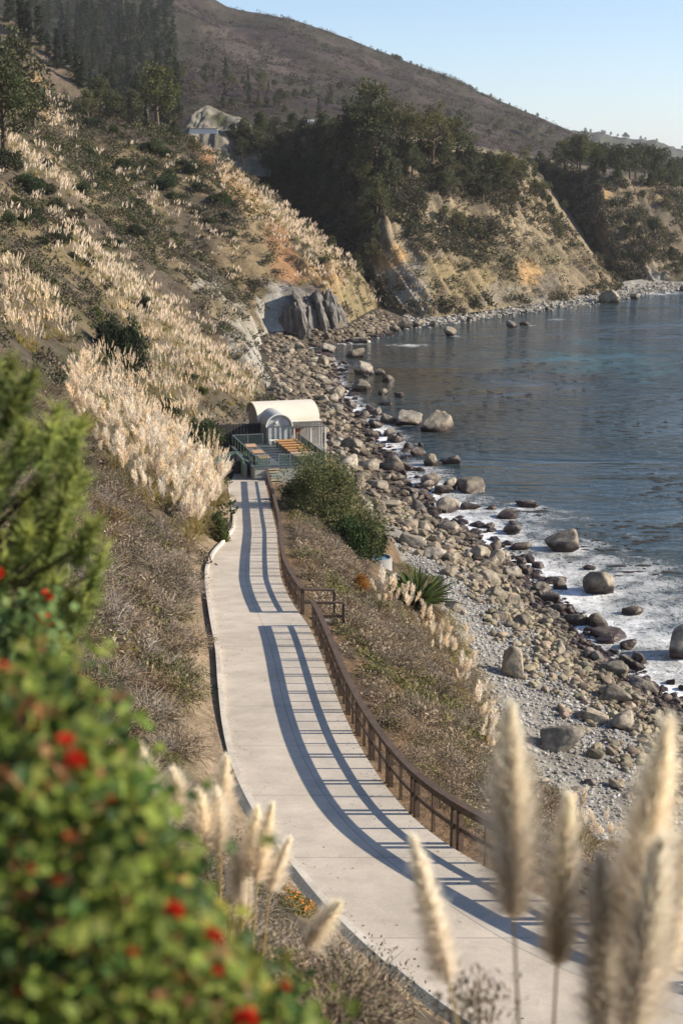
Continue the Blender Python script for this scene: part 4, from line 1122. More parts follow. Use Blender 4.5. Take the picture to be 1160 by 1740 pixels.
def blades(P, T, L, W, droop, rng, g=(0, 0, -1)):
    """grass blade of three segments bending down"""
    n = len(P); Sd = unit(np.cross(T, rdir(n, rng))); L = np.broadcast_to(L, (n,))[:, None]; W = np.broadcast_to(W, (n,))[:, None]; dr = np.broadcast_to(droop, (n,))[:, None]
    G = np.array(g)
    p1 = P + T * L * 0.4 + G * L * dr * 0.10; p2 = P + T * L * 0.75 + G * L * dr * 0.42; p3 = P + T * L + G * L * dr * 1.0
    V = np.stack([P - Sd * W / 2, P + Sd * W / 2, p1 - Sd * W * .45, p1 + Sd * W * .45, p2 - Sd * W * .3, p2 + Sd * W * .3, p3], 1)
    b_ = (np.arange(n) * 7)[:, None]
    F4 = np.concatenate([b_ + np.array([0, 1, 3, 2]), b_ + np.array([2, 3, 5, 4])]); F3 = b_ + np.array([4, 5, 6])
    return V.reshape(-1, 3), F4, F3
class VB:
    """collects coloured vegetation faces"""
    def __init__(s): s.v = []; s.f4 = []; s.f3 = []; s.c = []; s.n = 0
    def add(s, V, F4, F3, col, per):
        if F4 is not None: s.f4.append(F4 + s.n)
        if F3 is not None: s.f3.append(F3 + s.n)
        s.v.append(V); s.c.append(np.repeat(np.clip(col, 0, 1), per, 0)); s.n += len(V)
    def mesh(s, name, mat, xf=None):
        F = ([np.concatenate(s.f4)] if s.f4 else []) + ([np.concatenate(s.f3)] if s.f3 else [])
        me = mesh_data(name, np.concatenate(s.v), F, col=np.concatenate(s.c)); me.materials.append(mat); return me
def jit(c, n, rng, a=0.2, h=0.08):
    return np.asarray(c)[None] * rng.uniform(1 - a, 1 + a, (n, 1)) * (1 + rng.normal(0, h, (n, 3)))

def plume_mesh(rng, L, W, nf, fw, fl, bend, stem, stem_r, col=(0.68, 0.55, 0.40), name='plume'):
    """one feathery head on its stem; origin at the foot of the stem"""
    vb = VB()
    az = rng.uniform(0, 6.28); bd = np.array((math.cos(az), math.sin(az), 0)) * bend
    ax = lambda t: np.stack([bd[0] * t ** 2, bd[1] * t ** 2, stem + L * t], -1) if hasattr(t, '__len__') else np.array((bd[0] * t * t, bd[1] * t * t, stem + L * t))
    if nf:
        t = rng.beta(1.15, 1.25, nf); A = ax(t)
        env = np.clip(np.sin(np.pi * np.clip(t * 0.86 + 0.12, 0, 1)) ** 0.75, 0.08, 1)
        ph = rng.uniform(0, 6.28, nf); rad = np.stack([np.cos(ph), np.sin(ph), 0 * ph], 1)
        T = unit(rad * rng.uniform(0.25, 0.95, (nf, 1)) * env[:, None] + np.array((bd[0] * 1.2, bd[1] * 1.2, L * 1.3)) / L * 0.75 + rng.normal(0, .12, (nf, 3)))
        sp = rng.uniform(0, 0.55, (nf, 1)) * W * 0.5 * env[:, None]
        V, F4, F3 = blades(A + rad * sp, T, fl * rng.uniform(0.5, 1.25, nf) * (0.45 + 0.55 * env), fw, rng.uniform(-0.1, 0.45, nf), rng)
        cc = jit(col, nf, rng, 0.18, 0.03) * (0.90 + 0.2 * t[:, None])
        vb.add(V, F4, F3, cc, 7)
    mb = MB(); q = np.linspace(0, 1, 5)
    pts = np.concatenate([np.stack([0 * q, 0 * q, q * stem], 1), ax(np.array((0.3, 0.6, 0.85)))])
    mb.tube(pts, np.linspace(stem_r, stem_r * 0.4, len(pts)), 4)
    V = np.concatenate(mb.v); vb.add(V, np.concatenate(mb.f4), np.concatenate(mb.f3), np.tile((0.42, 0.32, 0.14), (len(V), 1)), 1)
    return vb.mesh(name, M_PLUME)

def tuft_mesh(rng, n, L, W, spread, cols, name='leaves', droop=(0.3, 1.0)):
    vb = VB(); ph = rng.uniform(0, 6.28, n); r = spread * rng.random(n) ** 0.7
    P = np.stack([np.cos(ph) * r * 0.35, np.sin(ph) * r * 0.35, 0 * r - 0.15], 1)
    T = unit(np.stack([np.cos(ph) * r, np.sin(ph) * r, 0.55 + 0.5 * rng.random(n)], 1) + rng.normal(0, .12, (n, 3)))
    V, F4, F3 = blades(P, T, L * rng.uniform(0.55, 1.1, n), W, rng.uniform(*droop, n), rng)
    ci = rng.integers(0, len(cols), n); cc = np.asarray(cols)[ci] * rng.uniform(0.7, 1.25, (n, 1))
    vb.add(V, F4, F3, cc, 7)
    return vb.mesh(name, M_PLAIN)
GRASSC = [(0.27, 0.25, 0.08), (0.36, 0.27, 0.12), (0.30, 0.21, 0.10), (0.20, 0.20, 0.06), (0.40, 0.32, 0.18)]

def dry_shrub_mesh(seed, tw, lf, n1, n2, R_=0.8, H=0.75, leafsize=0.05, name='dry_shrub'):
    rng = np.random.default_rng(seed); vb = VB()
    ph = rng.uniform(0, 6.28, n1); el = np.arcsin(rng.uniform(0.05, 1, n1))
    D = np.stack([np.cos(ph) * np.cos(el), np.sin(ph) * np.cos(el), np.sin(el)], 1)
    st = rng.uniform(0.0, 0.75, (n1, 1))
    P = D * st * np.array((R_, R_, H)) + rng.normal(0, .05, (n1, 3)); T = unit(D + rng.normal(0, 0.45, (n1, 3)))
    V, F4, F3 = blades(P, T, rng.uniform(0.18, 0.42, n1) * R_ / 0.8, 0.012 * R_ / 0.8, rng.uniform(-0.2, 0.5, n1), rng)
    vb.add(V, F4, F3, jit(tw, n1, rng, 0.35, 0.05), 7)
    ncl = 16; cph = rng.uniform(0, 6.28, ncl); cel = np.arcsin(rng.uniform(0.1, 1, ncl)); rr = rng.uniform(0.75, 1.05, ncl)
    CC = np.stack([np.cos(cph) * np.cos(cel) * R_, np.sin(cph) * np.cos(cel) * R_, np.sin(cel) * H], 1) * rr[:, None]
    ci = rng.integers(0, ncl, n2); d = rdir(n2, rng)
    P = CC[ci] * rng.uniform(0.7, 1.0, (n2, 1)) + d * rng.random((n2, 1)) ** 0.5 * 0.30 * R_
    P[:, 2] = np.abs(P[:, 2])
    V, F = cards(P, unit(d + rng.normal(0, .5, (n2, 3)) + (0, 0, .4)), rdir(n2, rng), leafsize * rng.uniform(0.6, 1.3, n2), leafsize * 0.5)
    k = rng.uniform(0.7, 1.3, ncl)
    vb.add(V, F, None, jit(lf, n2, rng, 0.25, 0.07) * k[ci][:, None], 4)
    return vb.mesh(name, M_TWIG)

def crown_mesh(name, clumps, per, size, col, seed, mat=None, asp=0.5, flat=1.0):
    rng = np.random.default_rng(seed); vb = VB()
    for (c, r) in clumps:
        n = int(per * (0.6 + 0.8 * rng.random())); d = rdir(n, rng)
        P = np.asarray(c) + d * (rng.random((n, 1)) ** 0.4) * r * np.array((1, 1, flat))
        T = unit(d * 0.8 + rng.normal(0, .5, (n, 3)) + (0, 0, 0.25))
        V, F = cards(P, T, unit(d + rng.normal(0, .6, (n, 3))), size * rng.uniform(0.6, 1.3, n), size * asp)
        k = rng.uniform(0.7, 1.35)
        vb.add(V, F, None, jit(col, n, rng, 0.22, 0.06) * k, 4)
    return vb.mesh(name, mat or M_LEAF)

def broad_tree(seed, H, W, nlimb, col, per, size, name='tree', flat=0.8, bare=0.30):
    """tapered trunk, limbs, and leaf clumps at the limb ends"""
    rng = np.random.default_rng(seed); mb = MB(); cl = []
    top = np.array((rng.normal(0, .04) * H, rng.normal(0, .04) * H, H * 0.8))
    q = np.linspace(0, 1, 6)[:, None]; tr = q * top + np.sin(q * 5 + seed) * 0.02 * H * np.array((1, 0.6, 0)) * q
    tr[0, 2] = -0.05 * H
    mb.tube(tr, np.linspace(0.035 * H, 0.008 * H, 6), 7)
    for i in range(nlimb):
        f = bare + (0.97 - bare) * (i + rng.random()) / nlimb
        b_ = np.array([np.interp(f, q[:, 0], tr[:, k]) for k in range(3)])
        a = i * 2.4 + rng.uniform(-.5, .5); rel = (f - bare) / (1 - bare)
        reach = W * 0.5 * (1 - 0.85 * abs(rel - 0.35) ** 1.4) * rng.uniform(0.65, 1.1) * (1 - 0.45 * rel)
        e = b_ + np.array((math.cos(a) * reach, math.sin(a) * reach, H * rng.uniform(0.05, 0.22)))
        mid = (b_ + e) / 2 + np.array((0, 0, -0.02 * H))
        mb.tube([b_, mid, e], [0.012 * H, 0.008 * H, 0.003 * H], 5)
        cl.append((e, W * rng.uniform(0.10, 0.18)))
        for _ in range(2):
            o_ = mid + (e - mid) * rng.random() + rng.normal(0, 0.09 * W, 3); cl.append((o_, W * rng.uniform(0.08, 0.14)))
    cl.append((top + (0, 0, 0.08 * H), W * 0.13))
    V = np.concatenate(mb.v)
    trunk = mesh_data('trunk', V, [np.concatenate(mb.f4), np.concatenate(mb.f3)]); trunk.materials.append(M_BARK)
    return trunk, crown_mesh('crown', cl, per, size, col, seed + 1, flat=flat)
def conifer(seed, H, W, col, per=40, size=0.6):
    rng = np.random.default_rng(seed); mb = MB(); cl = []
    mb.tube([(0, 0, -0.05 * H), (0.01 * H, 0, 0.5 * H), (0, 0, 0.97 * H)], [0.022 * H, 0.013 * H, 0.003 * H], 6)
    nl = 12
    for i in range(nl):
        f = 0.12 + 0.86 * i / nl; z = f * H; reach = W * 0.5 * (1 - f) ** 0.8 * rng.uniform(0.75, 1.15) + 0.02 * H
        nb = max(3, int(6 - 3 * f))
        for b_ in range(nb):
            if rng.random() < 0.12: continue
            a = rng.uniform(0, 6.28); rr = reach * rng.uniform(0.6, 1.1)
            e = np.array((math.cos(a) * rr, math.sin(a) * rr, z - 0.04 * H * (1 - f)))
            mb.tube([(0, 0, z), e * (0.5, 0.5, 1), e], [0.005 * H, 0.003 * H, 0.002 * H], 4)
            cl.append((e * (0.85, 0.85, 1), max(reach * 0.36, 0.025 * H)))
            cl.append((e * (0.45, 0.45, 1), max(reach * 0.33, 0.022 * H)))
    V = np.concatenate(mb.v); trunk = mesh_data('trunk', V, [np.concatenate(mb.f4), np.concatenate(mb.f3)]); trunk.materials.append(M_BARK)
    return trunk, crown_mesh('crown', cl, per, size, col, seed + 1, flat=0.55)

class Proto:
    def __init__(s, parts): s.parts = parts
    def put(s, name, loc, label, cat, group=None, rz=None, scale=1.0, tilt=(0, 0)):
        t = thing(name, label, cat, tuple(loc), 0, group)
        t.rotation_euler = (tilt[0], tilt[1], random.uniform(0, 6.28) if rz is None else rz)
        t.scale = (scale,) * 3 if not hasattr(scale, '__len__') else scale
        for n_, me in s.parts: link(n_, me, None, t)
        return t
DG = (0.060, 0.070, 0.032); MG = (0.088, 0.095, 0.042); OL = (0.115, 0.11, 0.05); DB = (0.034, 0.046, 0.027)
CYP = [Proto(list(zip(('trunk', 'crown'), broad_tree(600 + i, 14, (12, 10, 13, 9)[i], (17, 16, 18, 15)[i], (MG, DG, OL, DG)[i], 46, 0.75, bare=0.28)))) for i in range(4)]
CON = [Proto(list(zip(('trunk', 'crown'), conifer(620 + i, 22, (7.5, 9, 6.5)[i], (DB, (0.036, 0.05, 0.022), DB)[i], 24, 0.9)))) for i in range(3)]

# ---- trees of the far bluffs: photograph position of the foot, height in px
def plant_tree(px, py, hp, protos, name, label, cat, group, targets=FARG, base_h=14.0, k=None):
    h = hit(px, py, targets)
    if h is None: return None
    d = h[1]; H = hp * d / FPX
    pr = protos[random.randrange(len(protos)) if k is None else k]
    sc = H / base_h
    return pr.put(name, (h[0].x, h[0].y, h[0].z - 0.02 * H), label, cat, group, scale=(sc * random.uniform(0.85, 1.2), sc * random.uniform(0.85, 1.2), sc))
def region(poly, n, tries=6000, mind=7):
    xs = [p[0] for p in poly]; ys = [p[1] for p in poly]; out = []
    for _ in range(tries):
        x, y = random.uniform(min(xs), max(xs)), random.uniform(min(ys), max(ys))
        if not in_poly(np.array([x]), np.array([y]), poly)[0]: continue
        if any((x - a) ** 2 + (y - b_) ** 2 < mind ** 2 for a, b_ in out): continue
        out.append((x, y))
        if len(out) >= n: break
    return sorted(out, key=lambda q: q[1])
BIG = [(628, 262, 118, 0), (600, 270, 84, 1), (655, 255, 82, 0), (690, 262, 78, 2), (735, 275, 88, 2), (775, 285, 84, 0), (570, 262, 60, 1), (545, 250, 58, 3), (520, 240, 40, 1), (500, 238, 46, 3), (470, 240, 40, 1), (440, 242, 50, 3), (415, 246, 44, 1), (700, 300, 60, 3), (755, 300, 54, 1), (800, 300, 50, 3), (830, 305, 46, 1), (860, 300, 40, 2), (640, 300, 90, 1), (612, 330, 80, 0), (660, 330, 70, 3), (590, 300, 60, 1), (820, 345, 50, 3), (850, 330, 44, 1), (790, 330, 44, 3), (640, 370, 70, 0)]
for px, py, hp, k in BIG: plant_tree(px, py, hp, CYP, 'cypress_tree', 'dark green spreading tree in the belt crowning the bluff across the cove', 'tree', 'trees crowning the bluff across the cove', k=k)
for px, py in region([(395, 250), (560, 240), (640, 330), (640, 470), (600, 470), (500, 360)], 75, mind=9):
    plant_tree(px, py, random.uniform(24, 48), CYP, 'canyon_tree', 'dark tree on the shaded canyon side of the bluff across the cove', 'tree', 'trees in the shaded canyon')
for px, py in region([(640, 250), (880, 280), (900, 320), (820, 330), (800, 400), (740, 370), (700, 300), (650, 420), (630, 420)], 34, mind=10):
    plant_tree(px, py, random.uniform(14, 34), CYP, 'bluff_shrub', 'dark shrub on the upper face of the bluff across the cove', 'shrub', 'shrubs on the bluff face')
for px, py, hp in ((398, 246, 36), (425, 262, 44), (440, 268, 46), (410, 275, 40), (775, 392, 36), (812, 402, 20), (762, 330, 40), (905, 420, 0), (870, 350, 22)):
    if hp: plant_tree(px, py, hp, CYP, 'bluff_shrub', 'dark shrub on the upper face of the bluff across the cove', 'shrub', 'shrubs on the bluff face')
for i in range(16):
    px = 962 + i * 13.5 + random.uniform(-5, 5)
    plant_tree(px, 292 + i * 1.7 + random.uniform(-8, 2), random.uniform(40, 66), CYP, 'round_tree', 'dark rounded tree in the row along the top of the second bluff', 'tree', 'trees along the second bluff', k=random.choice((0, 1, 3)))
for i in range(22):
    px = random.uniform(955, 1165); plant_tree(px, 296 + (px - 960) * .13 + random.uniform(-4, 6), random.uniform(16, 30), CYP, 'gully_shrub', 'dark bush under the trees along the top of the second bluff', 'shrub', 'bushes under the second bluff trees', k=3)
for px, py in region([(885, 268), (960, 290), (965, 330), (950, 420), (905, 330)], 26, mind=9):
    plant_tree(px, py, random.uniform(14, 28), CYP, 'gully_shrub', 'dark shrub filling the gully between the two far bluffs', 'shrub', 'shrubs in the far gully')
for px, py in region([(1040, 330), (1160, 345), (1160, 470), (1060, 470)], 16, mind=14):
    plant_tree(px, py, random.uniform(12, 26), CYP, 'gully_shrub', 'dark shrub on the face of the second bluff', 'shrub', 'shrubs on the second bluff')
for px, py in region([(0, 0), (300, 0), (300, 90), (310, 190), (250, 205), (200, 190), (150, 150), (90, 90), (20, 30)], 125, mind=8.5):
    plant_tree(px, py + 20, random.uniform(34, 72), CON, 'conifer', 'tall dark conifer in the shaded canyon at the top left', 'tree', 'conifers of the shaded canyon', base_h=22.0)
for px, py, hp in ((30, 240, 170), (8, 260, 150), (60, 225, 80), (172, 200, 66), (150, 205, 50), (268, 215, 100), (250, 205, 90), (225, 215, 60), (290, 222, 66), (200, 212, 50), (330, 265, 30), (300, 245, 40)):
    plant_tree(px, py, hp, CYP, 'hillside_tree', 'dark tree standing on the crest of the near hillside', 'tree', 'trees on the crest of the near hillside', k=random.choice((0, 1, 3)))
for px, py in region([(310, 175), (430, 205), (600, 190), (620, 160), (520, 150), (400, 130), (300, 120)], 40, mind=10):
    plant_tree(px, py, random.uniform(10, 26), CYP + CON[:1], 'burnt_slope_tree', 'small dark tree at the foot of the burnt mountain', 'tree', 'trees at the foot of the burnt mountain')
for px, py in region([(640, 170), (960, 240), (960, 265), (850, 262), (760, 235), (700, 200)], 26, mind=10):
    plant_tree(px, py, random.uniform(10, 20), CYP, 'burnt_slope_tree', 'small dark tree on the lower burnt slope behind the bluff', 'tree', 'trees on the lower burnt slope')
for i in range(24):
    f = random.random(); px = 640 + 330 * f; py = np.interp(px, [600, 700, 800, 900, 985], [69, 109, 151, 192, 228]) + 4
    plant_tree(px, py, random.uniform(4, 10), CYP, 'ridge_tree', 'tiny tree standing against the sky on the mountain ridge', 'tree', 'trees on the mountain ridge', targets=[BVH_HD])
for i in range(16):
    px = random.uniform(985, 1158); py = np.interp(px, [985, 1060, 1120, 1165], [221, 231, 238, 254]) + 4
    plant_tree(px, py, random.uniform(3, 11), CYP, 'ridge_tree', 'distant hazy tree on the farthest ridge at the right', 'tree', 'trees on the farthest ridge', targets=[BVH_HE])
# coast road: retaining wall and a white vehicle or two far off
h = hit(348, 226, FARG)
rw = thing('retaining_wall', 'white retaining wall of the coast road below the pale cutting', 'wall', tuple(h[0] + Vector((0, -4, 0.2))))
m = MB(); m.box((0, 0, 0.2), (9, 0.5, 1.5)); m.build('wall_face', M_WHITE, rw)
m = MB(); m.box((0, -0.1, 1.05), (9.3, 0.8, 0.18)); m.build('coping', M_CONC, rw)
h = hit(528, 216, [BVH_HB, BVH_HD])
van = thing('white_van', 'tiny white van on the coast road among dark trees', 'van', tuple(h[0] + Vector((0, -1, 0.2))))
m = MB(); m.box((0, 0, 1.35), (2.0, 5.0, 1.7)); m.box((0, -2.8, 0.95), (1.9, 0.8, 0.9)); m.build('body', M_WHITE, van)
for x in (-0.9, 0.9):
    for y in (-1.8, 1.8):
        m = MB(); m.tube([(x - 0.1, y, 0.35), (x + 0.1, y, 0.35)], [0.35, 0.35], 12); m.build('wheel', M_DARKWOOD, van)

# ---- scrub over all the slopes (one mass)
def scatter_on(G, n, rng):
    a = G[:-1, :-1]; b_ = G[1:, :-1]; c = G[:-1, 1:]
    w = np.linalg.norm(np.cross(b_ - a, c - a), axis=2).ravel(); i = rng.choice(len(w), n, p=w / w.sum())
    m_ = G.shape[1] - 1; i, j = i // m_, i % m_
    f, g = rng.random((n, 1)), rng.random((n, 1))
    return G[i, j] * (1 - f) * (1 - g) + G[i + 1, j] * f * (1 - g) + G[i, j + 1] * (1 - f) * g + G[i + 1, j + 1] * f * g
def scrub_mass(name, P, size, cols, per, label, leaf=0.34):
    rng = np.random.default_rng(len(P)); vb = VB(); n = len(P)
    d = rdir(n * per, rng); d[:, 2] = np.abs(d[:, 2])
    s_ = np.repeat(size, per)[:, None]
    Q = np.repeat(P, per, 0) + d * rng.random((n * per, 1)) ** 0.45 * s_ * np.array((0.5, 0.5, 0.55))
    V, F = cards(Q, unit(d + rng.normal(0, .6, d.shape)), rdir(n * per, rng), s_[:, 0] * leaf * rng.uniform(0.6, 1.3, n * per), s_[:, 0] * leaf * 0.55)
    c = np.repeat(cols, per, 0) * rng.uniform(0.7, 1.3, (n * per, 1))
    vb.add(V, F, None, c, 4)
    return tag(link(name, vb.mesh(name, M_PLAIN)), label, None, None, 'stuff')
def keep_visible(P, lo=30, hi=900, pad=40):
    px, py = project(P); return (px > -pad) & (px < 1160 + pad) & (py > -pad) & (py < 1740 + pad) & (P[:, 1] > lo) & (P[:, 1] < hi)
DENSE = [[(118, 590), (210, 640), (330, 690), (390, 795), (388, 850), (335, 930), (255, 895), (195, 800), (135, 720)],
         [(85, 370), (200, 425), (300, 510), (420, 615), (432, 690), (340, 695), (250, 625), (180, 510), (105, 440)],
         [(0, 465), (65, 505), (112, 580), (60, 605), (0, 565)],
         [(200, 295), (290, 350), (400, 425), (430, 470), (380, 450), (260, 370)],
         [(0, 215), (70, 260), (140, 330), (160, 380), (60, 330), (0, 275)],
         [(330, 245), (400, 300), (500, 375), (600, 460), (625, 500), (560, 450), (460, 390), (380, 310)],
         [(60, 150), (110, 190), (140, 240), (90, 215)],
         [(420, 370), (520, 420), (600, 500), (560, 520), (480, 440)]]
def dense_mask(P):
    px, py = project(P)
    wx = 26 * (fbm(P[:, 0] / 5, P[:, 1] / 5, oct=3, seed=701) - 0.5); wy = 26 * (fbm(P[:, 0] / 5, P[:, 1] / 5, oct=3, seed=702) - 0.5)
    m_ = np.zeros(len(P), bool)
    for pl in DENSE: m_ |= in_poly(px + 2 * wx, py + 2 * wy, pl)
    return m_
rng = np.random.default_rng(71)
P = scatter_on(A, 60000, rng); P = P[keep_visible(P, 62, 420)]
dm = dense_mask(P); P = P[~dm | (rng.random(len(P)) < 0.05)]
rk = np.zeros(len(P)); px, py = project(P)
bare = in_poly(px, py, [(440, 500), (520, 440), (560, 440), (620, 500), (630, 540), (560, 590), (440, 640), (400, 560), (430, 500)])
P = P[~bare | (rng.random(len(P)) < 0.25)]
nz = fbm(P[:, 0] / 6, P[:, 1] / 6, P[:, 2] / 6, 4, 61)
P = P[rng.random(len(P)) < 0.34 + 0.6 * smooth(0.4, 0.6, nz)]
print('scrub', len(P))
nz = fbm(P[:, 0] / 6, P[:, 1] / 6, P[:, 2] / 6, 4, 61)
pal = np.array([(0.115, 0.095, 0.075), (0.085, 0.075, 0.055), (0.062, 0.066, 0.030), (0.048, 0.058, 0.026), (0.15, 0.125, 0.09)])
pr = np.where(nz[:, None] > 0.5, np.array([[.2, .25, .3, .2, .05]]), np.array([[.4, .25, .12, .05, .18]])); ci = (rng.random((len(P), 1)) > np.cumsum(pr / pr.sum(1, keepdims=True), 1)).sum(1)
sz = np.interp(P[:, 1], [60, 120, 350], [0.9, 1.5, 2.4]) * rng.uniform(0.5, 1.5, len(P))
scrub_mass('scrub', P, sz, pal[np.clip(ci, 0, 4)] * 1.35, 60, 'low grey brown and olive scrub covering the near hillside', 0.20)

# ---- pampas grass on the hillside
PLM = [plume_mesh(np.random.default_rng(720 + i), 0.62 + 0.12 * (i % 3), 0.17, 46, 0.022, 0.20, 0.10 + 0.06 * (i % 4), 0.0, 0.008, ((0.72, 0.56, 0.42), (0.66, 0.52, 0.36), (0.76, 0.62, 0.47))[i % 3]) for i in range(6)]
TUF = [tuft_mesh(np.random.default_rng(740 + i), 240, 1.45, 0.022, 0.75, GRASSC) for i in range(4)]
def pampas_single(seed, npl, leaves, fibres):
    """tuft and plumes in one mesh, for clumps too far off to show their parts"""
    rng = np.random.default_rng(seed); vb = VB()
    ph = rng.uniform(0, 6.28, leaves); r = 0.75 * rng.random(leaves) ** .7
    P = np.stack([np.cos(ph) * r * .35, np.sin(ph) * r * .35, 0 * r - .15], 1)
    T = unit(np.stack([np.cos(ph) * r, np.sin(ph) * r, .6 + .5 * rng.random(leaves)], 1))
    V, F4, F3 = blades(P, T, 1.25 * rng.uniform(.6, 1.1, leaves), 0.05, rng.uniform(.3, 1, leaves), rng)
    vb.add(V, F4, F3, np.asarray(GRASSC)[rng.integers(0, 5, leaves)] * rng.uniform(.7, 1.2, (leaves, 1)), 7)
    for k in range(npl):
        a = rng.uniform(0, 6.28); q = 0.45 * rng.random() ** .5; ln = rng.uniform(1.3, 2.0); pl = rng.uniform(.5, .8)
        d = unit(np.array((math.cos(a) * q + 0.12, math.sin(a) * q, 1.0))); b0 = np.array((math.cos(a) * q * .4, math.sin(a) * q * .4, 0))
        t = rng.random(fibres); A_ = b0 + d * (ln + pl * t)[:, None]
        T = unit(d + rdir(fibres, rng) * 0.35)
        V, F = tris(A_, T, 0.30 * (1 - 0.5 * t), 0.10 * (0.35 + np.sin(np.pi * np.clip(t * .9 + .1, 0, 1))), rng)
        vb.add(V, None, F, jit((0.88, 0.74, 0.56), fibres, rng, .18, .03), 3)
        V, F = tris(b0[None] + 0 * d, d[None], [ln + .1], 0.025, rng); vb.add(V, None, F, np.array([(0.40, 0.32, 0.16)]), 3)
    return vb.mesh('pampas_grass', M_PLUME)
PFAR = [pampas_single(760 + i, 9 + 2 * (i % 3), 46, 10) for i in range(5)]
def pampas_clump(loc, label, group, npl=None, scale=1.0, lean=(0.10, 0.0), spread=0.5):
    t = thing('pampas_grass', label, 'pampas grass', tuple(loc), random.uniform(-.3, .3), group)
    t.scale = (scale,) * 3; t['kind'] = 'thing'
    l = link('leaves', random.choice(TUF), None, t); l.rotation_euler = (0, 0, random.uniform(0, 6.28))
    for k in range(npl or random.randint(5, 13)):
        a = random.uniform(0, 6.28); q = spread * random.random() ** 0.6
        me = random.choice(PLMS); o = link('plume', me, None, t, (math.cos(a) * q * .5, math.sin(a) * q * .5, 0))
        tx, ty = math.cos(a) * q * 0.55 + lean[0] + random.gauss(0, .11), math.sin(a) * q * 0.55 + lean[1] + random.gauss(0, .11)
        o.rotation_euler = Vector((tx, ty, 1)).to_track_quat('Z', 'X').to_euler(); s_ = random.uniform(0.68, 1.3); o.scale = (s_, s_, s_ * random.uniform(.85, 1.1))
    return t
PLMS = [plume_mesh(np.random.default_rng(780 + i), 0.64 + 0.12 * (i % 3), 0.34, 110, 0.024, 0.28, 0.08 + 0.07 * (i % 4), 1.15 + 0.14 * (i % 4), 0.008, ((0.88, 0.77, 0.62), (0.83, 0.70, 0.53), (0.90, 0.81, 0.68))[i % 3]) for i in range(8)]
rng = np.random.default_rng(72)
P = scatter_on(A, 60000, rng); P = P[keep_visible(P, 36, 400)]
P = P[dense_mask(P)]
def thin(P, dmin):
    out = []; cell = {}
    for i, p in enumerate(P):
        r_ = dmin(p); key = (int(p[0] // 3), int(p[1] // 3)); ok = True
        for dx in (-1, 0, 1):
            for dy in (-1, 0, 1):
                for j in cell.get((key[0] + dx, key[1] + dy), ()):
                    if abs(P[j][0] - p[0]) < 9 and ((P[j] - p) ** 2).sum() < r_ * r_: ok = False; break
                if not ok: break
            if not ok: break
        if ok: out.append(i); cell.setdefault(key, []).append(i)
    return P[out]
P = thin(P, lambda p: 1.05 + 0.9 * min(1, max(0, (p[1] - 60) / 200)))
near = P[P[:, 1] < 100]; far = P[P[:, 1] >= 100]
print('pampas near', len(near), 'far', len(far))
for p in near[np.argsort(near[:, 1])][:110]:
    pampas_clump(p, 'pampas grass clump with cream plumes in the bright band left of the path', 'pampas clumps above the path', scale=random.uniform(0.9, 1.4))
far = far[np.argsort(far[:, 1])]
for p in far[:180]:
    o = link('pampas_grass', random.choice(PFAR), None, None, tuple(p)); o.rotation_euler = (0, 0, random.uniform(0, 6.28)); s_ = random.uniform(.9, 1.3); o.scale = (s_,) * 3
    tag(o, 'pampas grass clump in the pale bands on the hillside beyond the bathhouse', 'pampas grass', 'pampas clumps on the far hillside', 'thing')
def pampas_mass(name, P, sc, label, npl=8):
    rng = np.random.default_rng(5); vb = VB(); n = len(P)
    nb = 16
    ph = rng.uniform(0, 6.28, n * nb); T = unit(np.stack([np.cos(ph) * .6, np.sin(ph) * .6, 0 * ph + .7], 1) + rng.normal(0, .2, (n * nb, 3)))
    s_ = np.repeat(sc, nb)
    V, F = tris(np.repeat(P, nb, 0), T, 1.2 * s_ * rng.uniform(.6, 1.1, n * nb), 0.13 * s_, rng)
    vb.add(V, None, F, np.asarray(GRASSC)[rng.integers(0, 5, n * nb)], 3)
    m_ = n * npl; s_ = np.repeat(sc, npl)
    off = rng.normal(0, .38, (m_, 3)) * s_[:, None]; off[:, 2] = rng.uniform(1.0, 1.7, m_) * s_
    T = unit(np.array((.2, 0, 1)) + rng.normal(0, .25, (m_, 3)))
    V, F = cards(np.repeat(P, npl, 0) + off, T, rdir(m_, rng), 0.75 * s_, 0.20 * s_)
    vb.add(V, F, None, jit((0.80, 0.66, 0.49), m_, rng, .2, .03), 4)
    return tag(link(name, vb.mesh(name, M_PLUME)), label, None, None, 'stuff')
rest = far[180:]
Q = scatter_on(A, 9000, rng); Q = Q[keep_visible(Q, 150, 420)]; Q = Q[(tan_band(Q) > 0.60)]; px, py = project(Q); Q = Q[~in_poly(px, py, [(430, 500), (560, 470), (640, 530), (440, 660)])]
rest = np.concatenate([rest, Q])
pampas_mass('pampas_field', rest, np.interp(rest[:, 1], [100, 350], [1.0, 1.35]) * rng.uniform(.7, 1.2, len(rest)), 'pale feathery grass in far bands under the crest of the near hillside')
# ---- scrub masses on the far bluffs and slopes
def mass_on(name, G, n, poly_keep, sizes, palette, label, per=26, leaf=0.34, lo=30, hi=3000, thr=0.45, sc=14, seed=0, extra=None):
    rng = np.random.default_rng(seed); P = scatter_on(G, n, rng); P = P[keep_visible(P, lo, hi)]
    nz = fbm(P[:, 0] / sc, P[:, 1] / sc, P[:, 2] / sc, 4, seed); keep = rng.random(len(P)) < smooth(thr - 0.08, thr + 0.08, nz) * 0.92 + 0.08
    if extra is not None: keep &= extra(P, rng)
    P = P[keep]
    pal = np.asarray(palette); ci = rng.integers(0, len(pal), len(P))
    return scrub_mass(name, P, rng.uniform(sizes[0], sizes[1], len(P)), pal[ci] * 1.3, per, label, leaf * 0.7)
GHB, GHC, GHD, GHF = GRIDS['headland'], GRIDS['far_bluff'], GRIDS['mountain'], GRIDS['upper_slope']
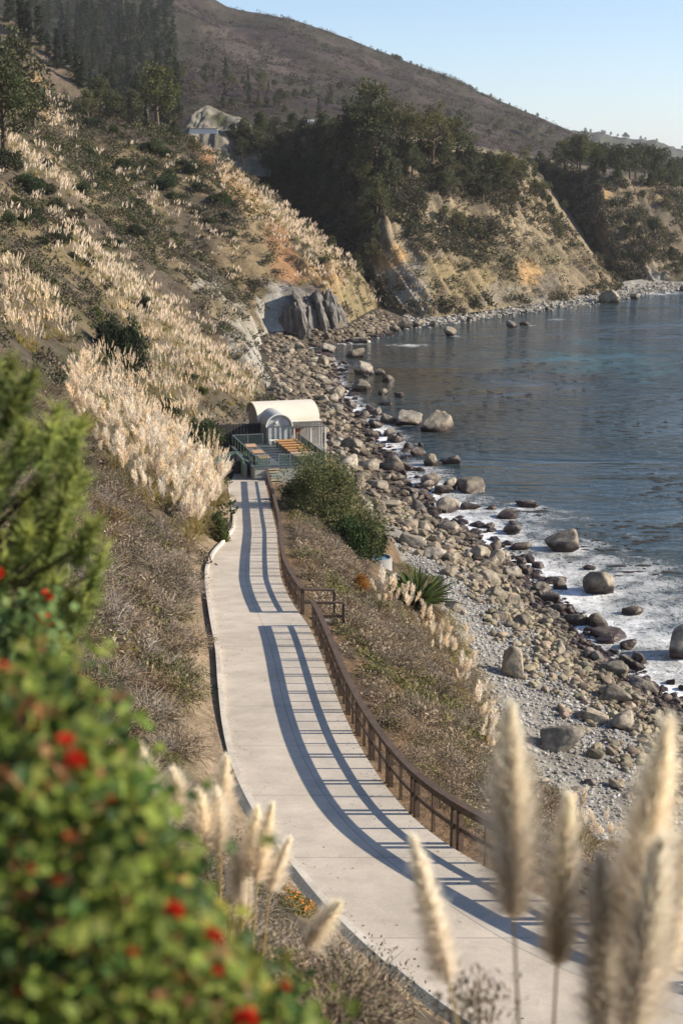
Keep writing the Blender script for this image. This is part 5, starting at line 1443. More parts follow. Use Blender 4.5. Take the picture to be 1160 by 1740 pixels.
def b_extra(P, rng):
    px, py = project(P)
    pale = in_poly(px, py, [(640, 450), (700, 425), (800, 440), (860, 400), (885, 300), (1045, 480), (1040, 495), (660, 535)])
    return ~pale | (rng.random(len(P)) < 0.22)
DSC = [(0.055, 0.056, 0.034), (0.075, 0.068, 0.045), (0.045, 0.052, 0.026), (0.11, 0.092, 0.066)]
mass_on('bluff_scrub', GHB, 9000, None, (1.6, 4.2), DSC, 'dark scrub covering the bluff across the cove', per=54, seed=811, extra=b_extra)
def b_tan(P, rng):
    px, py = project(P); return in_poly(px, py, [(640, 430), (760, 400), (860, 330), (890, 300), (1045, 480), (1040, 495), (660, 535)])
mass_on('bluff_grass', GHB, 6000, None, (1.0, 2.4), [(0.28, 0.225, 0.15), (0.23, 0.18, 0.11), (0.17, 0.14, 0.085), (0.34, 0.29, 0.21), (0.12, 0.105, 0.065)], 'tan feathery grass on the sunlit bluff face', per=18, seed=813, extra=b_tan, thr=0.42, leaf=0.42)
mass_on('bluff_thicket', GHC, 6500, None, (1.8, 4.5), DSC[:3] + [(0.13, 0.11, 0.08), (0.17, 0.14, 0.10)], 'dark scrub covering the second bluff', per=50, seed=815, thr=0.50)
mass_on('burnt_brush', GHD, 26000, None, (2.2, 6.0), [(0.040, 0.034, 0.032), (0.030, 0.030, 0.024), (0.055, 0.045, 0.042), (0.075, 0.064, 0.056)], 'burnt dark brush over the mountain slopes', per=20, seed=817, thr=0.46, sc=40)
mass_on('slope_brush', GHF, 900, None, (1.2, 2.6), [(0.10, 0.08, 0.065), (0.13, 0.11, 0.085), (0.06, 0.055, 0.04)], 'brown brush on the bare upper slope', per=26, seed=819, thr=0.48)

# chaparral: taller olive scrub in the hollows of the near hillside
rng = np.random.default_rng(75); P = scatter_on(A, 9000, rng); P = P[keep_visible(P, 110, 420)]; P = P[~dense_mask(P)]; px, py = project(P)
P = P[(py < 470) & (px < 640)]; nz = fbm(P[:, 0] / 11, P[:, 1] / 11, P[:, 2] / 11, 4, 64); P = P[rng.random(len(P)) < smooth(.42, .56, nz)][:1500]
cp = np.array([(0.068, 0.070, 0.036), (0.085, 0.080, 0.045), (0.10, 0.088, 0.058), (0.055, 0.062, 0.030)])
scrub_mass('chaparral', P, rng.uniform(1.6, 4.2, len(P)) * np.interp(P[:, 1], [110, 350], [.75, 1.15]), 1.3 * cp[rng.integers(0, 4, len(P))], 120, 'olive chaparral filling the hollows of the near hillside', 0.15)

# ---- individual shrubs on the near hillside
def shrub_proto(seed, col, n, size, squash=0.75, R_=1.0, ncl=22):
    rng = np.random.default_rng(seed); mb = MB(); cl = []
    for i in range(ncl):
        a = rng.uniform(0, 6.28); el = math.asin(rng.uniform(0.05, 1)); r = R_ * rng.uniform(0.45, 0.85)
        e = np.array((math.cos(a) * math.cos(el) * r, math.sin(a) * math.cos(el) * r, math.sin(el) * r * squash * 1.6 + 0.10)); cl.append((e, R_ * rng.uniform(0.2, 0.34)))
        if i % 2 == 0: mb.tube([(0, 0, -0.2), e * (0.35, 0.35, 0.6), e], [0.05 * R_, 0.03 * R_, 0.01 * R_], 5)
    V = np.concatenate(mb.v); st_ = mesh_data('stem', V, [np.concatenate(mb.f4), np.concatenate(mb.f3)]); st_.materials.append(M_BARK)
    return Proto([('stem', st_), ('foliage', crown_mesh('foliage', cl, n, size, col, seed + 1, flat=0.85))])
SHR = [shrub_proto(831 + i, ((0.040, 0.062, 0.026), (0.055, 0.075, 0.03), (0.05, 0.06, 0.03), (0.075, 0.10, 0.03))[i], 130, 0.13) for i in range(4)]
def put_shrub(px, py, w, hgt, label, k=0, cat='shrub', group=None, name='shrub', proto=None, tr=None):
    h = hit(px, py, tr or FARG); d = h[1]; W = w * d / FPX; H = hgt * d / FPX
    return (proto or SHR[k]).put(name, (h[0].x, h[0].y, h[0].z - 0.08 * H), label, cat, group, scale=(W / 2, W / 2, H / 1.55))
put_shrub(190, 600, 66, 82, 'large dark green bush amid pampas grass, left part of the tall pair', 0)
put_shrub(226, 632, 62, 118, 'tallest dark green bush standing amid the pale pampas grass', 0)
put_shrub(160, 545, 34, 34, 'small bright green bush left above the tall dark green bush', 3)
put_shrub(246, 530, 30, 40, 'round green bush in a pale grass band, right above the tall dark bush', 0)
put_shrub(282, 705, 62, 46, 'dark green bush amid pampas grass, left of the leafy tree by the deck', 2)
put_shrub(322, 648, 34, 24, 'small green bush above the leafy tree by the deck', 1)
put_shrub(345, 668, 24, 18, 'tiny yellow green bush just above the leafy tree by the deck', 3)
put_shrub(58, 330, 46, 40, 'round dark green bush high at the left below the big dark tree', 0)
put_shrub(18, 285, 54, 50, 'dark olive bush at the left edge below the big dark tree', 2)
put_shrub(265, 260, 40, 34, 'bright olive bush near the hillside crest, left of the road cutting', 3)
put_shrub(375, 920, 38, 74, 'olive green bush beside the kerb bend at the far end of the pampas', 3, tr=GROUND)
put_shrub(362, 905, 30, 60, 'brown olive bush behind the kerb bend', 2, tr=GROUND)
for i in range(26):
    px, py = random.choice(region([(0, 250), (150, 190), (320, 240), (420, 330), (420, 420), (300, 400), (200, 330), (100, 330)], 1)) if False else (random.uniform(150, 400), 0)
    py = np.interp(px, [150, 320, 420], [250, 300, 380]) + random.uniform(-40, 60)
    put_shrub(px, py, random.uniform(18, 56), random.uniform(12, 30), 'dark shrub on the upper part of the near hillside', random.randrange(3), group='shrubs high on the near hillside')
for i in range(30):
    px = random.uniform(0, 240); py = np.interp(px, [0, 240], [330, 420]) + random.uniform(-70, 70)
    put_shrub(px, py, random.uniform(26, 54), random.uniform(18, 36), 'grey brown shrub between the pale grass bands at the left', random.choice((1, 2)), group='shrubs between the grass bands')
# leafy tree and palm-like plant left of the deck
fig = Proto(list(zip(('trunk', 'crown'), broad_tree(851, 14, 15, 15, (0.075, 0.105, 0.032), 60, 1.25, flat=0.8, bare=0.2))))
p = LW(-2.3, 12.2, -1.3); fig.put('leafy_tree', p, 'small round leafy green tree left of the bathhouse deck', 'tree', scale=0.25)
p = LW(-2.9, 8.0, -1.3); SHR[3].put('shrub', p, 'low bright green shrub under the leafy tree by the deck', 'shrub', scale=(1.1, 1.1, 0.8))
# the big dark shrub between path and boulders
big = Proto(list(zip(('trunk', 'crown'), broad_tree(861, 14, 17, 34, (0.125, 0.14, 0.055), 150, 0.42, flat=0.85, bare=0.06))))
gz = ground(0.2, 98)
big.put('large_shrub', (-0.9, 99.5, gz - 1.0), 'big dense dark green shrub taller than the fence, right of the path end', 'shrub', scale=(0.46, 0.44, 0.52))
SHR[0].put('shrub', (0.5, 94.5, ground(0.5, 94.5) - .3), 'dark green shrub at the foot of the big one, above the orange flowers', 'shrub', scale=(1.9, 1.6, 2.3))
SHR[0].put('shrub', (1.6, 101.0, ground(1.6, 101) - .3), 'dark green shrub merging into the right side of the big one', 'shrub', scale=(2.0, 1.8, 2.6))
SHR[1].put('shrub', (-2.6, 110.0, ground(-2.6, 110) - .3), 'low yellowish shrub below the front edge of the deck', 'shrub', scale=(2.2, 1.4, 1.3))
SHR[0].put('shrub', (-3.2, 103.5, ground(-3.2, 103.5) - .3), 'dark shrub pressed against the far fence beside the big one', 'shrub', scale=(1.5, 1.5, 2.0))
SHR[1].put('shrub', (0.6, 112.5, ground(0.6, 112.5) - .3), 'green shrub at the right front corner of the deck', 'shrub', scale=(1.5, 1.2, 1.2))
# spiky plant, orange blossom
def spiky():
    rng = np.random.default_rng(871); vb = VB(); n = 170
    el = np.arcsin(rng.uniform(0.12, 1, n)); ph = rng.uniform(0, 6.28, n)
    T = np.stack([np.cos(ph) * np.cos(el), np.sin(ph) * np.cos(el), np.sin(el)], 1)
    V, F4, F3 = blades(T * 0.15 + (0, 0, 0.45), T, rng.uniform(1.3, 1.9, n), 0.10, rng.uniform(0.0, 0.25, n), rng)
    vb.add(V, F4, F3, jit((0.085, 0.115, 0.035), n, rng, .35, .08), 7); me = vb.mesh('leaves', M_PLAIN)
    vb = VB(); n = 130; ph = rng.uniform(0, 6.28, n); T = unit(np.stack([np.cos(ph), np.sin(ph), rng.uniform(-.6, .2, n)], 1))
    V, F4, F3 = blades(T * .15 + (0, 0, .5), T, rng.uniform(.7, 1.2, n), .07, rng.uniform(.4, 1, n), rng); vb.add(V, F4, F3, jit((0.14, 0.095, 0.05), n, rng, .3, .05), 7)
    me2 = vb.mesh('dead_leaves', M_PLAIN); mb = MB(); mb.tube([(0, 0, -.6), (0, 0, .6)], [.22, .26], 8); V = np.concatenate(mb.v); tr_ = mesh_data('trunk', V, [np.concatenate(mb.f4), np.concatenate(mb.f3)]); tr_.materials.append(M_BARK)
    return Proto([('trunk', tr_), ('leaves', me), ('dead_leaves', me2)])
h = hit(706, 1040); p = h[0]; spiky().put('spiky_plant', (p.x, p.y, p.z - 0.2), 'big spiky dark green rosette plant above the cobble beach', 'plant', scale=1.75)
ob = shrub_proto(881, (0.34, 0.15, 0.02), 120, 0.10)
put_shrub(612, 1005, 44, 44, 'bush covered in orange yellow flowers beside the hot tub', proto=ob, name='flowering_bush', tr=GROUND)

# ---- dry brush along the path
DRY = [dry_shrub_mesh(901 + i, tw, lf, 900, 900, leafsize=ls) for i, (tw, lf, ls) in enumerate((
    ((0.28, 0.23, 0.175), (0.20, 0.16, 0.115), .05), ((0.24, 0.195, 0.145), (0.15, 0.125, 0.078), .055), ((0.25, 0.19, 0.125), (0.21, 0.14, 0.07), .05), ((0.20, 0.175, 0.115), (0.11, 0.115, 0.045), .06), ((0.33, 0.28, 0.225), (0.23, 0.195, 0.155), .045)))]
def put_dry(P, n, dmin, label, group, name, wts, smin=0.7, smax=1.35):
    P = thin(P, lambda p: dmin)[:n]
    for p in P:
        nzv = float(fbm(p[0] / 5, p[1] / 5, oct=3, seed=911)); k = random.choices(range(5), wts(nzv))[0]
        o = link(name, DRY[k], None, None, (p[0], p[1], p[2] - .08)); s_ = random.uniform(smin, smax) * float(np.interp(p[1], [9, 30, 45], [.45, .75, 1.0])); o.scale = (s_, s_, s_ * random.uniform(.7, 1.1)); o.rotation_euler = (0, 0, random.uniform(0, 6.28))
        tag(o, label, 'shrub', group)
    print(name, len(P))
rng = np.random.default_rng(73)
P = scatter_on(A, 250000, rng); P = P[keep_visible(P, 9, 92, 60)]; px, py = project(P)
e = xL(P[:, 1]) - P[:, 0]; P = P[(e > np.interp(P[:, 1], [9, 26, 34, 50], [4.0, 2.4, 1.4, 0.95])) & ~dense_mask(P)]
rng.shuffle(P)
put_dry(P[:20000], 300, 1.15, 'dry grey brown shrub in the brush on the slope left of the path', 'dry shrubs left of the path', 'dry_shrub', lambda v: (5, 4, 1.5, 6 if v > .52 else .6, 4 if v < .5 else 1), 0.95, 1.75)
Pl = P.copy()
rng2 = np.random.default_rng(74)
T_ = lower_point(np.arange(12, 118, 0.5), np.linspace(0.85, 1.97, 60)); Pb = scatter_on(T_, 30000, rng2); Pb = Pb[keep_visible(Pb, 14, 118, 60)]
px, py = project(Pb); okb = ~((py > 932) & (py < 990) & (px > 622) & (px < 682)); Pb = Pb[okb]; rng2.shuffle(Pb)
put_dry(Pb[:6000], 290, 0.85, 'dry grey brown shrub on the bank between the fence and the beach', 'dry shrubs below the fence', 'bank_shrub', lambda v: (6, 4, 1.2, 4 if v > .56 else .4, 3), 0.7, 1.3)
# undergrowth: dead grass and litter between the shrubs
def undergrowth(name, P, L, W, cols, label, seed, up=0.8):
    rng = np.random.default_rng(seed); n = len(P); ph = rng.uniform(0, 6.28, n)
    T = unit(np.stack([np.cos(ph) * .6, np.sin(ph) * .6, np.full(n, up)], 1) + rng.normal(0, .25, (n, 3)))
    vb = VB(); V, F4, F3 = blades(P - (0, 0, .04), T, L * rng.uniform(.4, 1.2, n), W, rng.uniform(0, 1.1, n), rng)
    cl = np.asarray(cols); g = fbm(P[:, 0] / 2.5, P[:, 1] / 2.5, oct=3, seed=seed); ci = np.clip(((g - .3) / .4 * len(cl)).astype(int) + rng.integers(-1, 2, n), 0, len(cl) - 1)
    vb.add(V, F4, F3, cl[ci] * rng.uniform(.6, 1.3, (n, 1)), 7)
    return tag(link(name, vb.mesh(name, M_PLAIN)), label, None, None, 'stuff')
UC = [(0.20, 0.165, 0.13), (0.15, 0.12, 0.095), (0.12, 0.095, 0.07), (0.17, 0.135, 0.09), (0.10, 0.098, 0.045), (0.13, 0.12, 0.05)]
Q = Pl[Pl[:, 1] > 38][:6000]; nq = fbm(Q[:, 0] / 4, Q[:, 1] / 4, oct=3, seed=925)
palq = np.array([(0.20, 0.16, 0.115), (0.165, 0.128, 0.088), (0.225, 0.185, 0.14), (0.115, 0.11, 0.045)])
scrub_mass('low_brush', Q, RNG.uniform(0.5, 1.5, len(Q)), 1.6 * RNG.uniform(.6, 1.3, (len(Q), 1)) * palq[np.clip(((nq - .3) / .4 * 4 + RNG.normal(0, .6, len(Q))).astype(int), 0, 3)], 60, 'low dry brush covering the slope left of the path', 0.14)
Q = Pb[Pb[:, 1] > 42][:3000]; nq = fbm(Q[:, 0] / 4, Q[:, 1] / 4, oct=3, seed=926)
scrub_mass('bank_brush', Q, RNG.uniform(0.5, 1.2, len(Q)), 1.55 * RNG.uniform(.6, 1.3, (len(Q), 1)) * palq[np.clip(((nq - .3) / .4 * 4 + RNG.normal(0, .6, len(Q))).astype(int), 0, 3)], 56, 'low grey dry brush covering the bank below the fence', 0.14)
OUT = scatter_on(A, 60000, rng); ox, oy = project(OUT); OUT = OUT[(ox < -30) & (ox > -900) & (OUT[:, 1] > 12) & (OUT[:, 1] < 170) & (OUT[:, 0] > -80)][:4200]
scrub_mass('outer_brush', OUT, RNG.uniform(0.7, 1.7, len(OUT)), 1.5 * RNG.uniform(.6, 1.3, (len(OUT), 1)) * palq[RNG.integers(0, 4, len(OUT))], 56, 'dry brush covering the slope farther left', 0.15)
Q = Pb[(Pb[:, 1] < 44) & (Pb[:, 1] > 17)][:1100]
scrub_mass('near_bank_brush', Q, RNG.uniform(0.4, 0.95, len(Q)), 1.5 * RNG.uniform(.6, 1.3, (len(Q), 1)) * palq[RNG.integers(0, 4, len(Q))], 110, 'grey green dry brush on the bank just below the near fence', 0.09)
undergrowth('undergrowth', Pl[:60000], 0.34, 0.014, UC, 'dry twigs and dead grass between the shrubs left of the path', 921)
UC2 = [(0.20, 0.165, 0.13), (0.26, 0.165, 0.085), (0.30, 0.19, 0.10), (0.22, 0.15, 0.09), (0.14, 0.11, 0.08), (0.28, 0.22, 0.12)]
undergrowth('bank_undergrowth', Pb, 0.32, 0.016, UC2, 'russet dead grass on the bank below the fence', 922)
Pe = scatter_on(lower_point(np.arange(14, 118, 0.4), np.linspace(0.15, 1.1, 20)), 16000, rng2); undergrowth('verge_grass', Pe[keep_visible(Pe, 14, 118, 60)], 0.24, 0.012, [(0.30, 0.20, 0.11), (0.34, 0.23, 0.13), (0.26, 0.20, 0.10), (0.20, 0.13, 0.08)], 'short russet dry grass along the fence foot', 923)
_q = scatter_on(hillside_point(np.arange(18, 114, .4)[:, None] + np.zeros((1, 8)), np.linspace(.1, 1.3, 8)[None] + np.zeros((240, 1))), 9000, rng2)
undergrowth('kerb_grass', _q[keep_visible(_q, 18, 114, 60)], 0.17, 0.011, [(0.32, 0.24, 0.14), (0.36, 0.28, 0.17), (0.22, 0.19, 0.09), (0.26, 0.19, 0.12)], 'short dry grass along the inland edge of the path', 927)
# golden grass and pampas where the bank meets the beach
T_ = lower_point(np.arange(66, 106, 0.4), np.linspace(1.62, 2.06, 24)); Pg = scatter_on(T_, 9000, rng2); px, py = project(Pg); Pg = Pg[(py > 1040) & (py < 1420)]
undergrowth('golden_grass', Pg, 0.85, 0.03, [(0.36, 0.29, 0.13), (0.42, 0.33, 0.17), (0.30, 0.27, 0.10), (0.38, 0.28, 0.16)], 'golden grass where the bank meets the cobbles', 924, 1.2)
for px, py, n_, s_ in ((668, 1045, 9, 1.0), (690, 1055, 8, 0.95), (650, 1040, 6, .9), (720, 1085, 8, .9)):
    h = hit(px, py); pampas_clump(h[0], 'pampas grass with upright pinkish plumes in front of the spiky plant', 'pampas below the hot tubs', n_, s_, lean=(0.05, 0))
for px, py in ((745, 1100), (765, 1130), (790, 1150), (775, 1180), (805, 1200), (812, 1240), (825, 1265), (735, 1125), (790, 1110), (835, 1300)):
    h = hit(px, py); pampas_clump(h[0], 'pampas grass clump in the golden strip along the top of the cobble beach', 'pampas along the beach top', random.randint(5, 9), random.uniform(.7, .95), lean=(0.2, 0))
for px, py in ((985, 1440), (1012, 1440), (1040, 1440)):
    h = hit(px, py); pampas_clump(h[0], 'pampas grass with pinkish plumes low on the bank, seen between the foreground plumes', 'pampas low on the bank', 8, .75, lean=(0, 0), spread=.35)
# low orange flowering cover beside the gutter
h = hit(500, 1535); p = h[0]; rng3 = np.random.default_rng(941); n = 2600
ph = rng3.uniform(0, 6.28, n); rr = rng3.random(n) ** .5; Pq = np.stack([np.cos(ph) * rr * .55, np.sin(ph) * rr * 1.3, 0 * ph], 1)
Pq[:, 2] = np.array([ground(p.x + a, p.y + b_, default=p.z) for a, b_ in Pq[:, :2]]) - p.z + .10 * rng3.random(n)
gc = thing('flowering_cover', 'low olive mat with tiny orange flowers beside the gutter at the lower middle', 'plant', tuple(p)); vb = VB()
V, F = cards(Pq, unit(rng3.normal(0, .7, (n, 3)) + (0, 0, .6)), rdir(n, rng3), .06, .035); vb.add(V, F, None, jit((0.15, 0.135, 0.04), n, rng3, .4, .08), 4); link('leaves', vb.mesh('leaves', M_PLAIN), None, gc)
vb = VB(); k_ = rng3.integers(0, n, 260); V, F = cards(Pq[k_] + (0, 0, .06), rdir(260, rng3), unit(rng3.normal(0, .3, (260, 3)) + (0, 0, 1)), .05, .045); vb.add(V, F, None, jit((0.62, 0.24, 0.03), 260, rng3, .2, .05), 4); tag(link('flowers', vb.mesh('flowers', M_FLOWER), None, gc), kind='stuff')
# leaf litter and grit blown to the edges of the path
n = 1500; yq = rng2.uniform(17, 110, n); tq = np.where(rng2.random(n) < .5, rng2.beta(1, 9, n), 1 - rng2.beta(1, 9, n)); xq = xL(yq) * (1 - tq) + xR(yq) * tq
Pq = np.stack([xq, yq, zP(yq) + .058], 1); V, F = cards(Pq, unit(rng2.normal(0, 1, (n, 3)) * (1, 1, .08)), unit(rng2.normal(0, .25, (n, 3)) + (0, 0, 1)), rng2.uniform(.03, .09, n), rng2.uniform(.012, .03, n))
vb = VB(); vb.add(V, F, None, jit((0.16, 0.12, 0.08), n, rng2, .4, .05), 4); tag(link('leaf_litter', vb.mesh('leaf_litter', M_PLAIN)), 'dry leaf litter blown along the edges of the path', None, None, 'stuff')
# dead pale branches
def dead_shrub(seed):
    rng = np.random.default_rng(seed); mb = MB()
    def grow(p, d, L, r, dep):
        e = p + d * L; mid = (p + e) / 2 + rng.normal(0, .05 * L, 3); mb.tube([p, mid, e], [r, r * .8, r * .55], 5)
        if dep:
            for _ in range(3): grow(mid + (e - mid) * rng.random(), unit(d + rng.normal(0, .5, 3)), L * rng.uniform(.5, .8), r * .5, dep - 1)
    for _ in range(6): grow(np.array((0, 0, -.1)), unit(np.array((rng.normal(0.2, .6), rng.normal(0, .5), .8))), rng.uniform(.5, .9), .028, 3)
    return mb
M_DEAD = material('bleached_wood', (0.36, 0.32, 0.28), rough=0.9)
for px, py, s_ in ((190, 1090, 1.15), (235, 1125, 1.0), (290, 1150, .8), (300, 1100, .6)):
    h = hit(px, py); mb = dead_shrub(931 + px); o = mb.build('dead_shrub', M_DEAD, None, tuple(h[0])); o.scale = (s_,) * 3
    tag(o, {190: 'bleached bare branching shrub right of the pine shrub', 235: 'second bleached bare shrub just below the tallest bleached one', 290: 'sprawling bleached twigs near the middle of the left slope', 300: 'small bleached twig tangle nearest the kerb'}[px], 'dead shrub')

# ------------------------------------------------------------------ foreground plants
M_PETAL = M_FLOWER
def fg_plume(parent, tip, base, d, W, nf, foot_y, seed, tint=(0.96, 0.86, 0.72), foot=None):
    """plume between two photograph points at distance d metres, its stem running on down to the clump"""
    t_ = at_y(*tip, d); b_ = at_y(*base, d + 0.03); ax = t_ - b_; L = np.linalg.norm(ax)
    dn = b_ - t_; dn = dn / np.linalg.norm(dn) * (0.55 if foot is None or len(foot) == 3 else 1)
    if foot is not None and len(foot) == 2: dn = at_y(foot[0], foot[1], d + .05) - b_
    else: dn = dn * 0.45 + np.array((0, 0, -.55))
    dn = dn / np.linalg.norm(dn); k_ = 0.3
    while k_ < 6 and (b_ + dn * k_)[2] > ground(*(b_ + dn * k_)[:2]): k_ += 0.05
    ft = b_ + dn * k_; rng = np.random.default_rng(seed); vb = VB(); ax = ax / L
    Sx = unit(np.cross(ax, (0, 1, 0))); Sy = np.cross(Sx, ax); cv = (b_ - ft); cv = cv / np.linalg.norm(cv)
    bow = (ax - cv) * L * 0.25
    A_ = lambda t: b_ + ax * (L * t)[:, None] - bow * (4 * t * (1 - t) * 0.35)[:, None]
    t = rng.beta(1.15, 1.15, nf); env = np.clip(np.sin(np.pi * np.clip(t * 0.66 + 0.32, 0, 1)) ** 0.9, .1, 1); ph = rng.uniform(0, 6.28, nf)
    rad = Sx * np.cos(ph)[:, None] + Sy * np.sin(ph)[:, None]
    T = unit(rad * (env * rng.uniform(.15, .95, nf) * (1 + 1.6 * np.exp(-t / .10)))[:, None] + ax + rng.normal(0, .19, (nf, 3)))
    V, F4, F3 = blades(A_(t) + rad * (W * .16 * env * rng.random(nf))[:, None], T, W * 1.35 * rng.uniform(.4, 1.3, nf) * (.4 + .6 * env), 0.0032, rng.uniform(-.1, .5, nf), rng)
    vb.add(V, F4, F3, jit(tint, nf, rng, .22, .03) * (0.86 + .2 * t[:, None]), 7)
    o = link('plume', vb.mesh('plume', M_PLUME), None, parent); o.location = -np.array(parent.location)
    mb = MB(); q = np.linspace(0, 1, 7)[:, None]; pts = ft + (b_ - ft) * q + np.array((0, 0, 0)) ; pts = np.concatenate([pts, A_(np.array((.3, .6, .9)))])
    mb.tube(pts, np.linspace(.0085, .003, len(pts)), 6)
    st_ = mb.build('stem', material('pampas_stem', (0.42, 0.30, 0.12), rough=.6) if 'pampas_stem' not in bpy.data.materials else bpy.data.materials['pampas_stem'], parent); st_.location = -np.array(parent.location)
def fg_leaves(parent, n, L, seed):
    rng = np.random.default_rng(seed); me = tuft_mesh(rng, n, L, 0.012, 0.5, GRASSC, droop=(0.5, 1.2)); link('leaves', me, None, parent)
def fg_clump(label, foot_px, d, foot_drop, plumes, leaf_n, leaf_l, grp=None):
    x = (foot_px - 580) / FPX * d * 1.05; gz = ground(x, d); foot = np.array((x, d, gz))
    t = thing('pampas_grass', label, 'pampas grass', tuple(foot), 0, grp); t['kind'] = 'thing'
    for k, (tip, base, dd, W) in enumerate(plumes):
        fg_plume(t, tip, base, dd, W * (1.3 if dd < 6 else 1.05), int(4200 * min(1, 6.0 / dd)), None, 951 + int(tip[0]) + k, foot={868: (880, 1740), 966: (940, 1740), 703: (777, 1740), 1132: (1030, 1740), 1172: (1085, 1740)}.get(tip[0]))
    fg_leaves(t, leaf_n, leaf_l, 961 + int(foot_px))
    return t
fg_clump('nearest pampas grass, three separate blurred plumes standing in front of the path', 850, 4.9, 0, [((868, 1212), (872, 1560), 4.7, .105), ((966, 1362), (945, 1640), 4.9, .085), ((703, 1428), (762, 1670), 5.2, .070)], 160, 1.1)
fg_clump('nearest pampas grass at the lower right corner, thick bunch of tall leaning plumes', 1060, 4.8, 0, [((1132, 1240), (1062, 1600), 4.6, .11), ((1085, 1385), (1060, 1700), 4.9, .10), ((1018, 1468), (1028, 1760), 4.6, .085), ((1120, 1440), (1075, 1760), 4.4, .11), ((1172, 1400), (1120, 1660), 4.8, .09), ((1060, 1500), (1045, 1790), 4.7, .09)], 160, 1.1)
fg_clump('small pampas grass with a dozen cream plumes above the red flowered bush', 375, 9.2, 0, [((240, 1275), (262, 1400), 8.8, .13), ((262, 1350), (285, 1455), 8.7, .13), ((296, 1318), (306, 1400), 9.3, .14), ((338, 1352), (348, 1450), 9.0, .13), ((384, 1292), (376, 1390), 9.4, .11), ((368, 1352), (370, 1452), 9.1, .14), ((436, 1380), (424, 1490), 9.2, .12), ((462, 1372), (436, 1500), 9.0, .11), ((492, 1428), (458, 1515), 9.1, .09), ((400, 1455), (408, 1530), 9.2, .10), ((420, 1440), (412, 1560), 9.5, .09)], 150, 1.2)
fg_clump('single drooping pampas plume low beside the gutter', 515, 9.6, 0, [((574, 1540), (520, 1612), 9.4, .13)], 60, .7)
# thin dry weed in front of the path
def weed(px, py, d, label, seed):
    p = at_y(px, py, d); gz = ground(p[0], d); rng = np.random.default_rng(seed); H = p[2] - gz
    t = tag(link('dry_weed', None, None, None, (p[0], d, gz)), label, 'weed'); mb = MB()
    for k in range(9):
        e = np.array((rng.normal(0, .10), rng.normal(0, .1), H * rng.uniform(.8, 1.0))); mb.tube([(0, 0, 0), e * .5 + (0.01, 0, 0), e], [.004, .003, .0015], 4)
    mb.build('stem', M_BARK, t); vb = VB(); n = 420; q = rng.random(n) * .32 + .68
    P_ = np.stack([rng.normal(0, .11, n) * q, rng.normal(0, .1, n) * q, H * q], 1); V, F = cards(P_, unit(rng.normal(0, .6, (n, 3)) + (0, 0, 1)), rdir(n, rng), .05, .012)
    vb.add(V, F, None, jit((0.15, 0.11, 0.065), n, rng, .3, .06), 4); link('leaves', vb.mesh('leaves', M_PLAIN), None, t)
weed(800, 1670, 6.3, 'wispy brown weed at the bottom in front of the path, between plume stems', 971)

# pine shrub at the left
def pine_shrub():
    d0 = 7.4; c = at_y(40, 1150, d0); gz = ground(c[0] - .3, d0); t = thing('pine_shrub', 'bright yellow green pine shrub filling the left edge above the red flowers', 'shrub', (c[0] - .3, d0, gz))
    org = np.array((c[0] - .3, d0, gz)); rng = np.random.default_rng(981); mb = MB(); vb = VB()
    poly = [(-120, 640), (20, 625), (60, 650), (105, 700), (128, 745), (120, 790), (188, 850), (175, 885), (150, 930), (170, 975), (140, 1010), (165, 1075), (120, 1130), (60, 1165), (-120, 1180)]
    trunk = [org, org + (0.1, 0, 1.2), org + (-.05, 0.05, 2.3), org + (-.1, 0.1, 3.0)]
    mb.tube(trunk, [.07, .06, .04, .015], 7); k = 0
    while k < 165:
        px, py = rng.uniform(-120, 190), rng.uniform(620, 1180)
        if not in_poly(np.array([px]), np.array([py]), poly)[0]: continue
        k += 1; e = at_y(px, py, d0 + rng.uniform(-.75, .75)); f = np.clip((e[2] - gz) / 3.2 - .12, 0.1, .95); b_ = np.array([np.interp(f, [0, .4, .75, 1], [q[i] for q in trunk]) for i in range(3)])
        mb.tube([b_, (b_ + e) / 2 + (0, 0, -.06), e], [.016, .010, .004], 4)
        dirn = unit((e - b_)[None])[0] * .6 + np.array((0.1, 0, .75)); dirn /= np.linalg.norm(dirn); n = 150
        q = rng.random((n, 1)); T = unit(dirn * .6 + rdir(n, rng) * .8); br = rng.uniform(.65, 1.5)
        V, F = tris(e + dirn * (q - .55) * .26, T, rng.uniform(.07, .14, n), .013, rng)
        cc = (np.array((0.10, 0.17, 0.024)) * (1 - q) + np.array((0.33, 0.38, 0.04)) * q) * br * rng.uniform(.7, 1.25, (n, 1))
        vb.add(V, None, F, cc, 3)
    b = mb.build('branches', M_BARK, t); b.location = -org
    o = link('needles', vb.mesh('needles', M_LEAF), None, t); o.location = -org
pine_shrub()

